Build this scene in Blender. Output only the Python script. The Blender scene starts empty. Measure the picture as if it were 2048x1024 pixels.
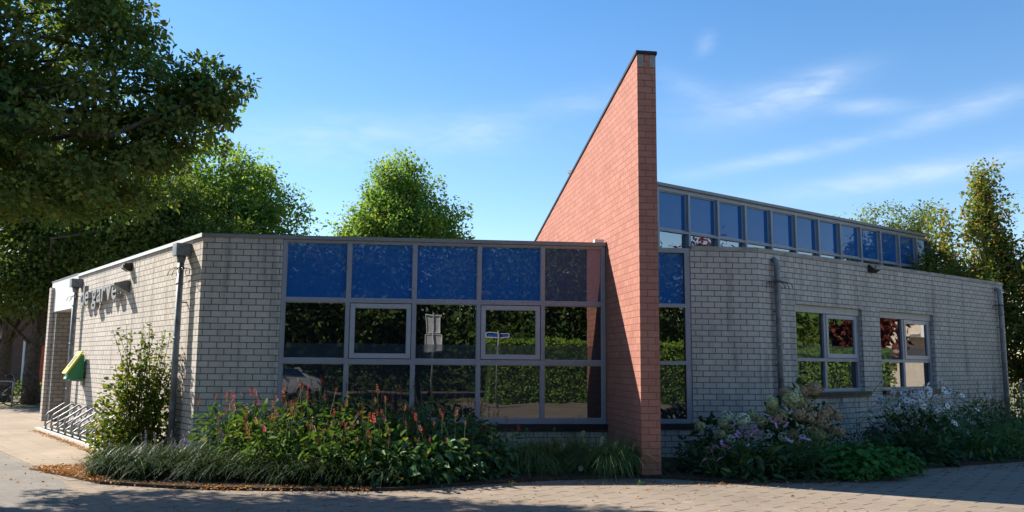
import bpy, math, random
import numpy as np
from math import radians as R, sin, cos, pi
SC = bpy.context.scene
COL = SC.collection
rnd = random.Random(7)
rng = np.random.RandomState(11)

# ------------------------------------------------------------------ camera, sky, sun, exposure
EYE = 1.615
cam = bpy.data.cameras.new('camera'); camo = bpy.data.objects.new('camera', cam); COL.objects.link(camo)
cam.sensor_fit = 'HORIZONTAL'; cam.sensor_width = 36.0; cam.lens = 36.0*1746.87/2048
cam.shift_y = -(512-487.79)/2048
cam.clip_start = 0.05; cam.clip_end = 3000
from mathutils import Matrix, Vector
camo.matrix_world = Matrix.Translation((0, 0, EYE)) @ Matrix.Rotation(R(90+7.735), 4, 'X') @ Matrix.Rotation(R(0.482), 4, 'Z')
SC.camera = camo
SC.render.resolution_x, SC.render.resolution_y = 1024, 512
SUN_AZ, SUN_EL = -62.0, 38.0
wd = bpy.data.worlds.new('World'); SC.world = wd; wd.use_nodes = True
SC.view_settings.view_transform = 'Standard'; SC.view_settings.look = 'None'
SC.view_settings.exposure = 1.50; SC.view_settings.gamma = 1.0
SC.cycles.use_denoising = True
SC.cycles.max_bounces = 8; SC.cycles.transparent_max_bounces = 8

def sky():
    t = wd.node_tree; N = t.nodes; L = t.links
    bg = N['Background']; bg.inputs[1].default_value = 0.076
    s = N.new('ShaderNodeTexSky'); s.sky_type = 'NISHITA'; s.sun_disc = False
    s.sun_elevation = R(SUN_EL); s.sun_rotation = R(SUN_AZ); s.air_density = 1.0; s.dust_density = 0.12; s.ozone_density = 2.2
    tc = N.new('ShaderNodeTexCoord'); sp = N.new('ShaderNodeSeparateXYZ'); L.new(tc.outputs['Generated'], sp.inputs[0])
    def m(op, a, b=None, clamp=False):
        n = N.new('ShaderNodeMath'); n.operation = op; n.use_clamp = clamp
        for i, v in enumerate((a, b)):
            if v is None: continue
            if isinstance(v, (int, float)): n.inputs[i].default_value = v
            else: L.new(v, n.inputs[i])
        return n.outputs[0]
    az = m('MULTIPLY', m('ARCTAN2', sp.outputs[0], sp.outputs[1]), 180/pi); el = m('MULTIPLY', m('ARCSINE', sp.outputs[2]), 180/pi)
    cb = N.new('ShaderNodeCombineXYZ'); L.new(az, cb.inputs[0]); L.new(el, cb.inputs[1])
    def fib(rot, sc, detail, lo, hi, dist):
        mp = N.new('ShaderNodeMapping'); mp.inputs['Rotation'].default_value = (0, 0, R(rot)); mp.inputs['Scale'].default_value = (*sc, 1)
        L.new(cb.outputs[0], mp.inputs[0])
        n = N.new('ShaderNodeTexNoise'); n.inputs['Scale'].default_value = 1.0; n.inputs['Detail'].default_value = detail; n.inputs['Roughness'].default_value = 0.6; n.inputs['Distortion'].default_value = dist
        L.new(mp.outputs[0], n.inputs[0])
        mr = N.new('ShaderNodeMapRange'); mr.interpolation_type = 'SMOOTHSTEP'; L.new(n.outputs[0], mr.inputs[0]); mr.inputs[1].default_value = lo; mr.inputs[2].default_value = hi
        return mr.outputs[0]
    fine = fib(-10, (0.34, 1.15), 6, 0.25, 0.85, 0.6); broad = fib(-8, (0.11, 0.42), 3, 0.30, 0.68, 0.3)
    # cirrus bands: azimuth, elevation (degrees), tilt, half length, half width, strength
    f = None
    for a0, e0, tl, la, lb, st in ((18.8, 16.9, 14, 3.2, 0.85, 0.62), (20.0, 17.1, 28, 1.4, 0.45, 0.35), (22.8, 15.6, -6, 2.2, 0.5, 0.40), (12.9, 20.3, 50, 0.7, 0.5, 0.35), (12.0, 17.5, -25, 2.4, 0.7, 0.22),
                                   (18.6, 13.1, 8, 6.6, 0.42, 0.48), (25.0, 11.3, 6, 8.5, 0.65, 0.55), (28.5, 15.0, 10, 3.6, 0.65, 0.45), (-9.5, 14.3, 4, 8.5, 1.5, 0.42), (-2.0, 15.2, 10, 2.4, 0.9, 0.30), (4.6, 17.0, 8, 3.0, 0.8, 0.34), (14.5, 16.0, 5, 5.0, 1.4, 0.22), (-40, 25, 10, 12, 3, 0.3), (60, 30, 12, 16, 5, 0.3), (120, 28, -10, 20, 5, 0.3), (-150, 30, 8, 25, 6, 0.3)):
        dx = m('SUBTRACT', az, a0); dy = m('SUBTRACT', el, e0); c_, s_ = cos(R(tl)), sin(R(tl))
        u = m('DIVIDE', m('ADD', m('MULTIPLY', dx, c_), m('MULTIPLY', dy, s_)), la); v = m('DIVIDE', m('SUBTRACT', m('MULTIPLY', dy, c_), m('MULTIPLY', dx, s_)), lb)
        q = m('MULTIPLY', m('EXPONENT', m('MULTIPLY', m('ADD', m('MULTIPLY', u, u), m('MULTIPLY', v, v)), -1.0)), st)
        f = q if f is None else m('ADD', f, q)
    f = m('MULTIPLY', f, m('ADD', m('ADD', m('MULTIPLY', fine, 0.5), m('MULTIPLY', broad, 0.35)), 0.12), True)
    # thin pale veil low over the horizon
    hz = N.new('ShaderNodeMapRange'); L.new(sp.outputs[2], hz.inputs[0]); hz.inputs[1].default_value = 0.42; hz.inputs[2].default_value = 0.0; hz.inputs[3].default_value = 0.0; hz.inputs[4].default_value = 0.10
    f = m('ADD', f, hz.outputs[0], True)
    hs = N.new('ShaderNodeHueSaturation'); hs.inputs['Saturation'].default_value = 1.28; hs.inputs['Value'].default_value = 1.0; L.new(s.outputs[0], hs.inputs['Color'])
    mx = N.new('ShaderNodeMix'); mx.data_type = 'RGBA'; L.new(f, mx.inputs[0]); 
    tn = N.new('ShaderNodeMix'); tn.data_type = 'RGBA'; tn.blend_type = 'MULTIPLY'; tn.inputs[0].default_value = 1.0; L.new(hs.outputs[0], tn.inputs[6]); tn.inputs[7].default_value = (0.98, 0.925, 0.92, 1)
    L.new(tn.outputs[2], mx.inputs[6]); mx.inputs[7].default_value = (4.4, 4.9, 5.6, 1)
    L.new(mx.outputs[2], bg.inputs[0])
sky()
sl = bpy.data.lights.new('sun', 'SUN'); sl.energy = 4.3; sl.angle = R(0.53); sl.color = (1.0, 0.93, 0.82)
slo = bpy.data.objects.new('sun', sl); COL.objects.link(slo)
sd = Vector((sin(R(SUN_AZ))*cos(R(SUN_EL)), cos(R(SUN_AZ))*cos(R(SUN_EL)), sin(R(SUN_EL))))
slo.rotation_euler = sd.to_track_quat('Z', 'Y').to_euler()

# ------------------------------------------------------------------ materials
def newmat(name):
    m = bpy.data.materials.new(name); m.use_nodes = True
    return m, m.node_tree, m.node_tree.nodes['Principled BSDF']
def node(t, typ, **kw):
    n = t.nodes.new('ShaderNode'+typ)
    for k, v in kw.items():
        if k.startswith('i_'): n.inputs[k[2:]].default_value = v
        else: setattr(n, k, v)
    return n
def mixc(t, fac, a, b, blend='MIX'):
    n = t.nodes.new('ShaderNodeMix'); n.data_type = 'RGBA'; n.blend_type = blend
    for i, v in ((0, fac), (6, a), (7, b)):
        if isinstance(v, (int, float)): n.inputs[i].default_value = v
        elif isinstance(v, tuple): n.inputs[i].default_value = (*v, 1) if len(v) == 3 else v
        else: t.links.new(v, n.inputs[i])
    return n.outputs[2]
def mth(t, op, a, b=None, c=None, clamp=False):
    n = t.nodes.new('ShaderNodeMath'); n.operation = op; n.use_clamp = clamp
    for i, v in enumerate((a, b, c)):
        if v is None: continue
        if isinstance(v, (int, float)): n.inputs[i].default_value = v
        else: t.links.new(v, n.inputs[i])
    return n.outputs[0]
def mrange(t, v, a, b, c=0.0, d=1.0):
    n = t.nodes.new('ShaderNodeMapRange'); t.links.new(v, n.inputs[0])
    for i, x in enumerate((a, b, c, d)): n.inputs[i+1].default_value = x
    return n.outputs[0]
def noise(t, scale, detail=3, vec=None, rough=0.6):
    n = node(t, 'TexNoise'); n.inputs['Scale'].default_value = scale; n.inputs['Detail'].default_value = detail; n.inputs['Roughness'].default_value = rough
    if vec is None: vec = node(t, 'NewGeometry').outputs['Position']
    t.links.new(vec, n.inputs['Vector']); return n.outputs[0]
def bump(t, bs, h, strength, dist):
    b = node(t, 'Bump'); b.inputs['Strength'].default_value = strength; b.inputs['Distance'].default_value = dist
    t.links.new(h, b.inputs['Height']); t.links.new(b.outputs[0], bs.inputs['Normal'])

def brick_mat(name, c1, c2, mortar, msize, stain=0.25, bl=0.232, bh=0.1, bias=0.0, algae=None):
    m, t, bs = newmat(name)
    uv = node(t, 'UVMap')
    br = node(t, 'TexBrick', offset=0.5, squash=1.0)
    for k, v in (('Scale', 1.0), ('Mortar Size', msize), ('Mortar Smooth', 0.25), ('Bias', bias), ('Brick Width', bl), ('Row Height', bh)): br.inputs[k].default_value = v
    br.inputs['Color1'].default_value = (*c1, 1); br.inputs['Color2'].default_value = (*c2, 1); br.inputs['Mortar'].default_value = (*mortar, 1)
    t.links.new(uv.outputs[0], br.inputs[0])
    n1 = noise(t, 1.3, 5); n2 = noise(t, 38, 3)
    c = mixc(t, mrange(t, n1, 0.45, 0.75, 0, stain), br.outputs[0], tuple(x*0.45 for x in c1))
    c = mixc(t, mrange(t, n2, 0.3, 0.7, 0.0, 0.28), c, tuple(x*0.72 for x in c2))
    n4 = noise(t, 4.5, 4, rough=0.7); c = mixc(t, mrange(t, n4, 0.5, 0.72, 0, stain*1.3), c, tuple(x*0.5 for x in c1))
    if algae:   # dark weathering streaks running down from the coping
        g = node(t, 'NewGeometry'); mp = node(t, 'Mapping'); mp.inputs['Scale'].default_value = (5, 5, 0.5); t.links.new(g.outputs['Position'], mp.inputs[0])
        n3 = noise(t, 1.0, 5, mp.outputs[0])
        c = mixc(t, mrange(t, n3, 0.52, 0.72, 0, algae), c, (0.10, 0.10, 0.085))
    t.links.new(c, bs.inputs['Base Color'])
    bs.inputs['Roughness'].default_value = 0.9; bs.inputs['Specular IOR Level'].default_value = 0.25
    h = mth(t, 'ADD', mth(t, 'MULTIPLY', br.outputs['Fac'], -1.0), mth(t, 'MULTIPLY', n2, 0.25))
    bump(t, bs, h, 0.8, 0.008)
    return m
def plain(name, col, rough=0.5, metal=0.0, spec=0.5, var=0.12, vscale=6.0, bmp=0.0, coat=0.0):
    m, t, bs = newmat(name)
    n = noise(t, vscale, 5)
    c = mixc(t, mrange(t, n, 0.35, 0.7, 0.0, 1.0), tuple(x*(1-var) for x in col), tuple(min(1, x*(1+var)) for x in col))
    t.links.new(c, bs.inputs['Base Color'])
    n2 = noise(t, vscale*7, 3)
    t.links.new(mrange(t, n2, 0.3, 0.7, max(0.02, rough-0.08), min(1, rough+0.08)), bs.inputs['Roughness'])
    bs.inputs['Metallic'].default_value = metal; bs.inputs['Specular IOR Level'].default_value = spec
    bs.inputs['Coat Weight'].default_value = coat
    if bmp: bump(t, bs, n2, bmp, 0.01)
    return m
def glass_mat(name, base, ior=1.9, rough=0.005, wave=0.012):
    m, t, bs = newmat(name)
    bs.inputs['Base Color'].default_value = (*base, 1); bs.inputs['Roughness'].default_value = rough
    bs.inputs['IOR'].default_value = ior; bs.inputs['Specular IOR Level'].default_value = 0.5
    n = noise(t, 0.9, 2)
    bump(t, bs, n, wave, 0.2)
    return m
def leaf_mat(name, cols, trans=0.35, rough=0.6, tint=(1.3, 1.25, 0.5), spec=0.13, warm=None):
    m, t, bs = newmat(name)
    g = node(t, 'NewGeometry'); cr = node(t, 'ValToRGB')
    e = cr.color_ramp.elements
    while len(e) < len(cols): e.new(0.5)
    for i, (p, c) in enumerate(cols): e[i].position = p; e[i].color = (*c, 1)
    t.links.new(g.outputs['Random Per Island'], cr.inputs[0])
    n = noise(t, 1.7, 2)
    c = mixc(t, mrange(t, n, 0.3, 0.7, 0, 0.45), cr.outputs[0], tuple(x*0.62 for x in cols[0][1]))
    if warm: c = mixc(t, mrange(t, noise(t, 0.8, 3), 0.46, 0.66, 0, 0.75), c, warm)
    t.links.new(c, bs.inputs['Base Color']); bs.inputs['Roughness'].default_value = rough; bs.inputs['Specular IOR Level'].default_value = spec
    tr = node(t, 'BsdfTranslucent'); t.links.new(mixc(t, 1.0, c, tint, 'MULTIPLY'), tr.inputs[0])
    mx = node(t, 'MixShader'); mx.inputs[0].default_value = trans
    t.links.new(bs.outputs[0], mx.inputs[1]); t.links.new(tr.outputs[0], mx.inputs[2])
    t.links.new(mx.outputs[0], t.nodes['Material Output'].inputs[0])
    return m
def paving_mat(name, col, az, tile, row, joint=0.05, dark=0.5, dust=(0.38, 0.31, 0.24), headw=0.05, roww=0.03, offs=0.5):
    m, t, bs = newmat(name)
    g = node(t, 'NewGeometry'); sp = node(t, 'SeparateXYZ'); t.links.new(g.outputs['Position'], sp.inputs[0])
    sa, ca = sin(R(az)), cos(R(az))
    a = mth(t, 'ADD', mth(t, 'MULTIPLY', sp.outputs[0], sa), mth(t, 'MULTIPLY', sp.outputs[1], ca))   # along the rows
    b = mth(t, 'ADD', mth(t, 'MULTIPLY', sp.outputs[0], ca), mth(t, 'MULTIPLY', sp.outputs[1], -sa))
    wob = noise(t, 2.2, 2)
    b = mth(t, 'ADD', b, mth(t, 'MULTIPLY', wob, 0.03)); a = mth(t, 'ADD', a, mth(t, 'MULTIPLY', wob, 0.04))
    bb = mth(t, 'DIVIDE', b, row); ri = mth(t, 'FLOOR', bb)
    aa = mth(t, 'ADD', mth(t, 'DIVIDE', a, tile), mth(t, 'MULTIPLY', ri, offs)); ai = mth(t, 'FLOOR', aa)
    fa = mth(t, 'ABSOLUTE', mth(t, 'SUBTRACT', mth(t, 'FRACT', aa), 0.5)); fb = mth(t, 'ABSOLUTE', mth(t, 'SUBTRACT', mth(t, 'FRACT', bb), 0.5))
    cb = node(t, 'CombineXYZ'); t.links.new(ri, cb.inputs[0]); t.links.new(ai, cb.inputs[1])
    wn = node(t, 'TexWhiteNoise'); t.links.new(cb.outputs[0], wn.inputs[0])
    jh = mrange(t, fa, 0.5-headw, 0.5-headw*0.35); jr = mrange(t, fb, 0.5-roww, 0.5-roww*0.3)
    jh = mth(t, 'MULTIPLY', jh, mrange(t, wn.outputs[0], 0.05, 0.7, 0.4, 1.0))
    n1 = noise(t, 0.55, 5); n2 = noise(t, 60, 4); n3 = noise(t, 5, 4)
    c = mixc(t, mrange(t, n1, 0.35, 0.7), tuple(x*0.82 for x in col), tuple(x*1.12 for x in col))
    c = mixc(t, mth(t, 'MULTIPLY', wn.outputs[0], 0.22), c, tuple(x*0.55 for x in col))
    c = mixc(t, mrange(t, n2, 0.4, 0.75, 0, 0.42), c, tuple(x*0.42 for x in col))
    c = mixc(t, mrange(t, n3, 0.56, 0.74, 0, 0.35), c, dust)
    c = mixc(t, mth(t, 'MULTIPLY', jr, dark*0.32), c, (0.06, 0.05, 0.04))
    c = mixc(t, mth(t, 'MULTIPLY', jh, dark*1.5, clamp=True), c, (0.035, 0.03, 0.025))
    t.links.new(c, bs.inputs['Base Color']); bs.inputs['Roughness'].default_value = 0.93; bs.inputs['Specular IOR Level'].default_value = 0.2
    h = mth(t, 'SUBTRACT', mth(t, 'MULTIPLY', n2, 0.3), mth(t, 'MAXIMUM', jh, mth(t, 'MULTIPLY', jr, 0.6)))
    bump(t, bs, h, 0.5, 0.008)
    return m
def soil_mat(name, a, b):
    m, t, bs = newmat(name)
    n = noise(t, 9, 8, rough=0.75); n2 = noise(t, 70, 3)
    c = mixc(t, mrange(t, n, 0.35, 0.68), a, b); c = mixc(t, mrange(t, n2, 0.45, 0.8, 0, 0.6), c, tuple(x*1.9 for x in b))
    t.links.new(c, bs.inputs['Base Color']); bs.inputs['Roughness'].default_value = 1.0; bs.inputs['Specular IOR Level'].default_value = 0.1
    bump(t, bs, n, 0.8, 0.03); return m

M = {}
M['grey_brick'] = brick_mat('grey_brick', (0.56, 0.505, 0.45), (0.465, 0.42, 0.375), (0.095, 0.085, 0.078), 0.0078, 0.24, algae=0.5)
M['column_brick'] = brick_mat('column_brick', (0.36, 0.34, 0.31), (0.27, 0.255, 0.235), (0.09, 0.085, 0.08), 0.008, 0.3)
M['red_brick'] = brick_mat('red_brick', (0.40, 0.180, 0.136), (0.335, 0.142, 0.106), (0.205, 0.085, 0.06), 0.006, 0.30)
M['brown_brick'] = brick_mat('brown_brick', (0.20, 0.10, 0.08), (0.15, 0.085, 0.07), (0.16, 0.13, 0.11), 0.010, 0.3, 0.22, 0.065)
M['cream_wall'] = plain('cream_wall', (0.66, 0.57, 0.46), 0.85, var=0.1)
M['coping'] = plain('coping', (0.30, 0.29, 0.27), 0.85, var=0.3, vscale=4)
M['fascia'] = plain('fascia', (0.20, 0.20, 0.205), 0.5, 0.0, var=0.1)
M['pale_panel'] = plain('pale_panel', (0.62, 0.63, 0.64), 0.45, var=0.05)
M['frame'] = plain('frame', (0.27, 0.27, 0.30), 0.42, var=0.08)
M['frame_light'] = plain('frame_light', (0.36, 0.36, 0.39), 0.4, var=0.06)
M['white_frame'] = plain('white_frame', (0.75, 0.75, 0.73), 0.4, var=0.05)
M['header'] = plain('header', (0.40, 0.38, 0.36), 0.6, var=0.08)
M['glass'] = glass_mat('glass', (0.004, 0.005, 0.007), 2.5)
M['dim_glass'] = glass_mat('dim_glass', (0.012, 0.014, 0.018), 1.7)
M['low_glass'] = glass_mat('low_glass', (0.018, 0.023, 0.030), 2.1)
M['sky_glass'] = glass_mat('sky_glass', (0.03, 0.05, 0.07), 3.2)
M['film'] = glass_mat('film', (0.022, 0.032, 0.047), 1.9, 0.03)
M['blue_panel'] = glass_mat('blue_panel', (0.014, 0.100, 0.33), 1.65, 0.01)
M['blue_glass'] = glass_mat('blue_glass', (0.008, 0.095, 0.30), 1.5, 0.01)
M['purple_panel'] = glass_mat('purple_panel', (0.055, 0.075, 0.14), 1.85, 0.01)
M['sill'] = plain('sill', (0.020, 0.019, 0.026), 0.5, var=0.2, spec=0.3)
M['zinc'] = plain('zinc', (0.20, 0.215, 0.235), 0.55, 0.25, var=0.38, vscale=5)
M['dark'] = plain('dark', (0.018, 0.018, 0.02), 0.5)
M['galv'] = plain('galv', (0.27, 0.275, 0.285), 0.5, 0.35, var=0.25, vscale=9)
M['letter'] = plain('letter', (0.24, 0.24, 0.245), 0.5, 0.1)
M['green_box'] = plain('green_box', (0.012, 0.20, 0.075), 0.4)
M['mint'] = plain('mint', (0.25, 0.62, 0.45), 0.5)
M['yellow'] = plain('yellow', (0.75, 0.62, 0.04), 0.45, var=0.06)
M['roofing'] = plain('roofing', (0.07, 0.07, 0.07), 0.95, var=0.3)
M['orange'] = plain('orange', (0.55, 0.07, 0.02), 0.55)
M['soil'] = soil_mat('soil', (0.025, 0.018, 0.013), (0.075, 0.05, 0.034))
M['ground'] = soil_mat('ground', (0.10, 0.10, 0.05), (0.17, 0.15, 0.09))
M['kerb'] = plain('kerb', (0.46, 0.43, 0.38), 0.9, var=0.25, vscale=5)
M['paving'] = paving_mat('paving', (0.255, 0.203, 0.155), 141.65, 0.54, 0.208, dark=0.85, headw=0.028, roww=0.03, offs=0.385)
M['tiles'] = paving_mat('tiles', (0.315, 0.25, 0.185), -37.7, 0.30, 0.30, dark=0.5)
M['asphalt'] = paving_mat('asphalt', (0.20, 0.178, 0.155), 141.65, 0.21, 0.105, dark=0.22, dust=(0.28, 0.25, 0.22))
M['grass'] = leaf_mat('grass', [(0, (0.06, 0.12, 0.02)), (1, (0.12, 0.19, 0.03))])
M['bark'] = plain('bark', (0.075, 0.06, 0.045), 0.95, var=0.5, vscale=9, bmp=1.0)
M['twig'] = plain('twig', (0.09, 0.07, 0.04), 0.9)
M['stem'] = plain('stem', (0.11, 0.17, 0.045), 0.7)
M['linden'] = leaf_mat('linden', [(0, (0.078, 0.145, 0.055)), (0.78, (0.14, 0.215, 0.068)), (0.95, (0.26, 0.26, 0.06)), (1, (0.34, 0.17, 0.04))], 0.42, tint=(1.45, 1.5, 0.55), warm=(0.20, 0.21, 0.06))
M['maple_green'] = leaf_mat('maple_green', [(0, (0.095, 0.18, 0.045)), (0.75, (0.165, 0.27, 0.06)), (1, (0.26, 0.33, 0.065))], 0.5, tint=(1.5, 1.55, 0.65), warm=(0.23, 0.285, 0.06))
M['dark_leaf'] = leaf_mat('dark_leaf', [(0, (0.05, 0.10, 0.03)), (0.85, (0.092, 0.16, 0.042)), (1, (0.16, 0.17, 0.035))], 0.4, tint=(1.6, 1.5, 0.5), warm=(0.12, 0.14, 0.03))
M['pale_leaf'] = leaf_mat('pale_leaf', [(0, (0.12, 0.17, 0.05)), (1, (0.22, 0.26, 0.08))], 0.4)
M['autumn'] = leaf_mat('autumn', [(0, (0.10, 0.17, 0.042)), (0.6, (0.20, 0.24, 0.05)), (0.88, (0.33, 0.25, 0.06)), (1, (0.50, 0.18, 0.09))], 0.48, tint=(1.5, 1.35, 0.6))
M['red_leaf'] = leaf_mat('red_leaf', [(0, (0.10, 0.022, 0.018)), (1, (0.24, 0.06, 0.035))], 0.3, tint=(1.3, 0.8, 0.5))
M['hedge_leaf'] = leaf_mat('hedge_leaf', [(0, (0.15, 0.26, 0.04)), (1, (0.27, 0.40, 0.06))], 0.3)
M['shrub'] = leaf_mat('shrub', [(0, (0.07, 0.125, 0.022)), (0.6, (0.14, 0.195, 0.03)), (0.95, (0.28, 0.27, 0.04)), (1, (0.32, 0.15, 0.03))], 0.35)
M['bistort'] = leaf_mat('bistort', [(0, (0.055, 0.115, 0.026)), (0.8, (0.115, 0.19, 0.042)), (0.985, (0.17, 0.22, 0.05)), (1, (0.45, 0.20, 0.03))], 0.3, 0.75, spec=0.06)
M['heart_leaf'] = leaf_mat('heart_leaf', [(0, (0.05, 0.12, 0.05)), (0.97, (0.095, 0.19, 0.072)), (1, (0.5, 0.36, 0.03))], 0.25, 0.4)
M['liriope'] = leaf_mat('liriope', [(0, (0.016, 0.038, 0.012)), (0.88, (0.044, 0.080, 0.024)), (1, (0.16, 0.18, 0.09))], 0.2, 0.5, spec=0.16)
M['fountain'] = leaf_mat('fountain', [(0, (0.08, 0.155, 0.06)), (0.8, (0.16, 0.26, 0.095)), (1, (0.34, 0.35, 0.15))], 0.3)
M['geranium'] = leaf_mat('geranium', [(0, (0.04, 0.15, 0.034)), (0.9, (0.09, 0.26, 0.055)), (1, (0.13, 0.20, 0.04))], 0.3)
M['dark_herb'] = leaf_mat('dark_herb', [(0, (0.032, 0.072, 0.030)), (0.9, (0.07, 0.14, 0.055)), (1, (0.12, 0.17, 0.07))], 0.25)
M['pink_spike'] = leaf_mat('pink_spike', [(0, (0.46, 0.035, 0.06)), (0.7, (0.64, 0.07, 0.09)), (1, (0.52, 0.16, 0.09))], 0.2, tint=(1.2, 0.8, 0.8))
M['rust_spike'] = leaf_mat('rust_spike', [(0, (0.30, 0.07, 0.03)), (1, (0.46, 0.18, 0.07))], 0.2, tint=(1.2, 0.8, 0.8))
M['dull_spike'] = leaf_mat('dull_spike', [(0, (0.18, 0.065, 0.06)), (1, (0.32, 0.13, 0.10))], 0.2, tint=(1.2, 0.8, 0.8))
M['hyd_pale'] = leaf_mat('hyd_pale', [(0, (0.62, 0.74, 0.52)), (1, (0.80, 0.87, 0.70))], 0.2, tint=(1, 1, 0.8))
M['hyd_green'] = leaf_mat('hyd_green', [(0, (0.44, 0.49, 0.22)), (1, (0.62, 0.63, 0.36))], 0.2, tint=(1, 1, 0.8))
M['hyd_tan'] = leaf_mat('hyd_tan', [(0, (0.50, 0.40, 0.22)), (0.6, (0.56, 0.42, 0.26)), (1, (0.58, 0.34, 0.25))], 0.2, tint=(1, 0.9, 0.8))
M['petal_pink'] = leaf_mat('petal_pink', [(0, (0.62, 0.32, 0.54)), (1, (0.80, 0.54, 0.74))], 0.25, tint=(1, 0.9, 1))
M['petal_white'] = leaf_mat('petal_white', [(0, (0.82, 0.83, 0.84)), (1, (0.90, 0.90, 0.90))], 0.2, tint=(1, 1, 1))
M['cone'] = plain('cone', (0.10, 0.035, 0.03), 0.8)
M['lilac'] = leaf_mat('lilac', [(0, (0.15, 0.10, 0.28)), (1, (0.30, 0.22, 0.42))], 0.2, tint=(1, 0.9, 1))
M['brush'] = leaf_mat('brush', [(0, (0.40, 0.44, 0.27)), (1, (0.58, 0.60, 0.40))], 0.3)
M['litter'] = leaf_mat('litter', [(0, (0.26, 0.11, 0.05)), (0.6, (0.48, 0.23, 0.10)), (0.92, (0.60, 0.33, 0.16)), (1, (0.62, 0.52, 0.36))], 0.25)
M['silver'] = plain('silver', (0.62, 0.63, 0.65), 0.25, 0.4, coat=0.6)
M['tyre'] = plain('tyre', (0.02, 0.02, 0.02), 0.8)
M['redlamp'] = plain('redlamp', (0.5, 0.02, 0.02), 0.2)
M['sign_back'] = plain('sign_back', (0.55, 0.56, 0.55), 0.5, 0.2)
M['sign_blue'] = plain('sign_blue', (0.02, 0.10, 0.45), 0.4)
M['sign_white'] = plain('sign_white', (0.8, 0.8, 0.8), 0.4)

# ------------------------------------------------------------------ helpers
def V(*a): return np.array(a, float)
def tag(o, label=None, cat=None, group=None, kind=None):
    if label: o['label'] = label
    if cat: o['category'] = cat
    if group: o['group'] = group
    if kind: o['kind'] = kind
    return o
def empty(name, loc, label, cat, group=None):
    o = bpy.data.objects.new(name, None); COL.objects.link(o); o.location = loc; o.empty_display_size = 0.2
    return tag(o, label, cat, group)
def link(name, me, parent=None, loc=None):
    o = bpy.data.objects.new(name, me); COL.objects.link(o)
    if parent:
        o.parent = parent
        if loc is None:                      # mesh given in world metres: undo every parent offset
            p = parent; off = Vector((0, 0, 0))
            while p: off += p.location; p = p.parent
            o.location = -off
        else: o.location = loc
    elif loc is not None: o.location = loc
    return o
class MB:
    def __init__(s): s.v = []; s.f = []; s.uv = []; s.mi = []; s.sm = []
    def quad(s, pts, uv=None, mi=0, sm=False):
        b = len(s.v); s.v += [tuple(map(float, p)) for p in pts]; s.f.append(tuple(range(b, b+len(pts))))
        s.uv += [tuple(u) for u in (uv or [(0, 0)]*len(pts))]; s.mi.append(mi); s.sm.append(sm)
    def wbox(s, W, s0, s1, z0, z1, d0, d1, mi=0, uo=0.0):
        P = W.P
        for d, fl in ((d1, W.flip), (d0, not W.flip)):
            q = [(s0, z0), (s1, z0), (s1, z1), (s0, z1)]
            if fl: q = q[::-1]
            s.quad([P(a, z, d) for a, z in q], [(a+uo, z) for a, z in q], mi)
        for a, fl in ((s1, W.flip), (s0, not W.flip)):
            q = [(d0, z0), (d0, z1), (d1, z1), (d1, z0)]
            if fl: q = q[::-1]
            s.quad([P(a, z, d) for d, z in q], [(a+uo+d, z) for d, z in q], mi)
        for z, fl in ((z1, W.flip), (z0, not W.flip)):
            q = [(s0, d0), (s1, d0), (s1, d1), (s0, d1)]
            if not fl: q = q[::-1]
            s.quad([P(a, z, d) for a, d in q], [(a+uo, d) for a, d in q], mi)
    def tube(s, pts, rs, n=8, mi=0, caps=True):
        pts = [np.array(p, float) for p in pts]
        if not hasattr(rs, '__len__'): rs = [rs]*len(pts)
        ref = None; rings = []
        for i, p in enumerate(pts):
            d = pts[min(i+1, len(pts)-1)]-pts[max(i-1, 0)]; d = d/(np.linalg.norm(d)+1e-9)
            if ref is None:
                ref = np.cross(d, V(0, 0, 1) if abs(d[2]) < 0.9 else V(1, 0, 0))
            a = ref-d*(ref@d); a /= np.linalg.norm(a)+1e-9; ref = a; b = np.cross(d, a)
            base = len(s.v)
            for k in range(n):
                q = p+rs[i]*(a*cos(2*pi*k/n)+b*sin(2*pi*k/n)); s.v.append(tuple(q))
            rings.append(base)
        for i in range(len(rings)-1):
            for k in range(n):
                k2 = (k+1) % n
                s.f.append((rings[i]+k, rings[i]+k2, rings[i+1]+k2, rings[i+1]+k)); s.uv += [(0, 0)]*4; s.mi.append(mi); s.sm.append(True)
        if caps:
            s.f.append(tuple(rings[0]+k for k in range(n))[::-1]); s.uv += [(0, 0)]*n; s.mi.append(mi); s.sm.append(False)
            s.f.append(tuple(rings[-1]+k for k in range(n))); s.uv += [(0, 0)]*n; s.mi.append(mi); s.sm.append(False)
    def prism(s, poly, off, uvf=None, mi=0):
        """closed polygon (list of 3d points) swept by the vector off"""
        poly = [np.array(p, float) for p in poly]; off = np.array(off, float)
        top = [p+off for p in poly]; uvf = uvf or (lambda p: (p[0], p[2]))
        s.quad(poly[::-1], [uvf(p) for p in poly[::-1]], mi); s.quad(top, [uvf(p) for p in top], mi)
        for i in range(len(poly)):
            j = (i+1) % len(poly); q = [poly[i], poly[j], top[j], top[i]]; s.quad(q, [uvf(p) for p in q], mi)
    def mesh(s, name, mats):
        me = bpy.data.meshes.new(name); me.from_pydata(s.v, [], s.f)
        for m in (mats if isinstance(mats, (list, tuple)) else [mats]): me.materials.append(m)
        l = me.uv_layers.new(name='UVMap'); l.data.foreach_set('uv', np.array(s.uv, np.float32).ravel())
        me.polygons.foreach_set('material_index', s.mi); me.polygons.foreach_set('use_smooth', s.sm); me.update()
        return me
    def build(s, name, mats, parent=None): return link(name, s.mesh(name, mats), parent)
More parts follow.
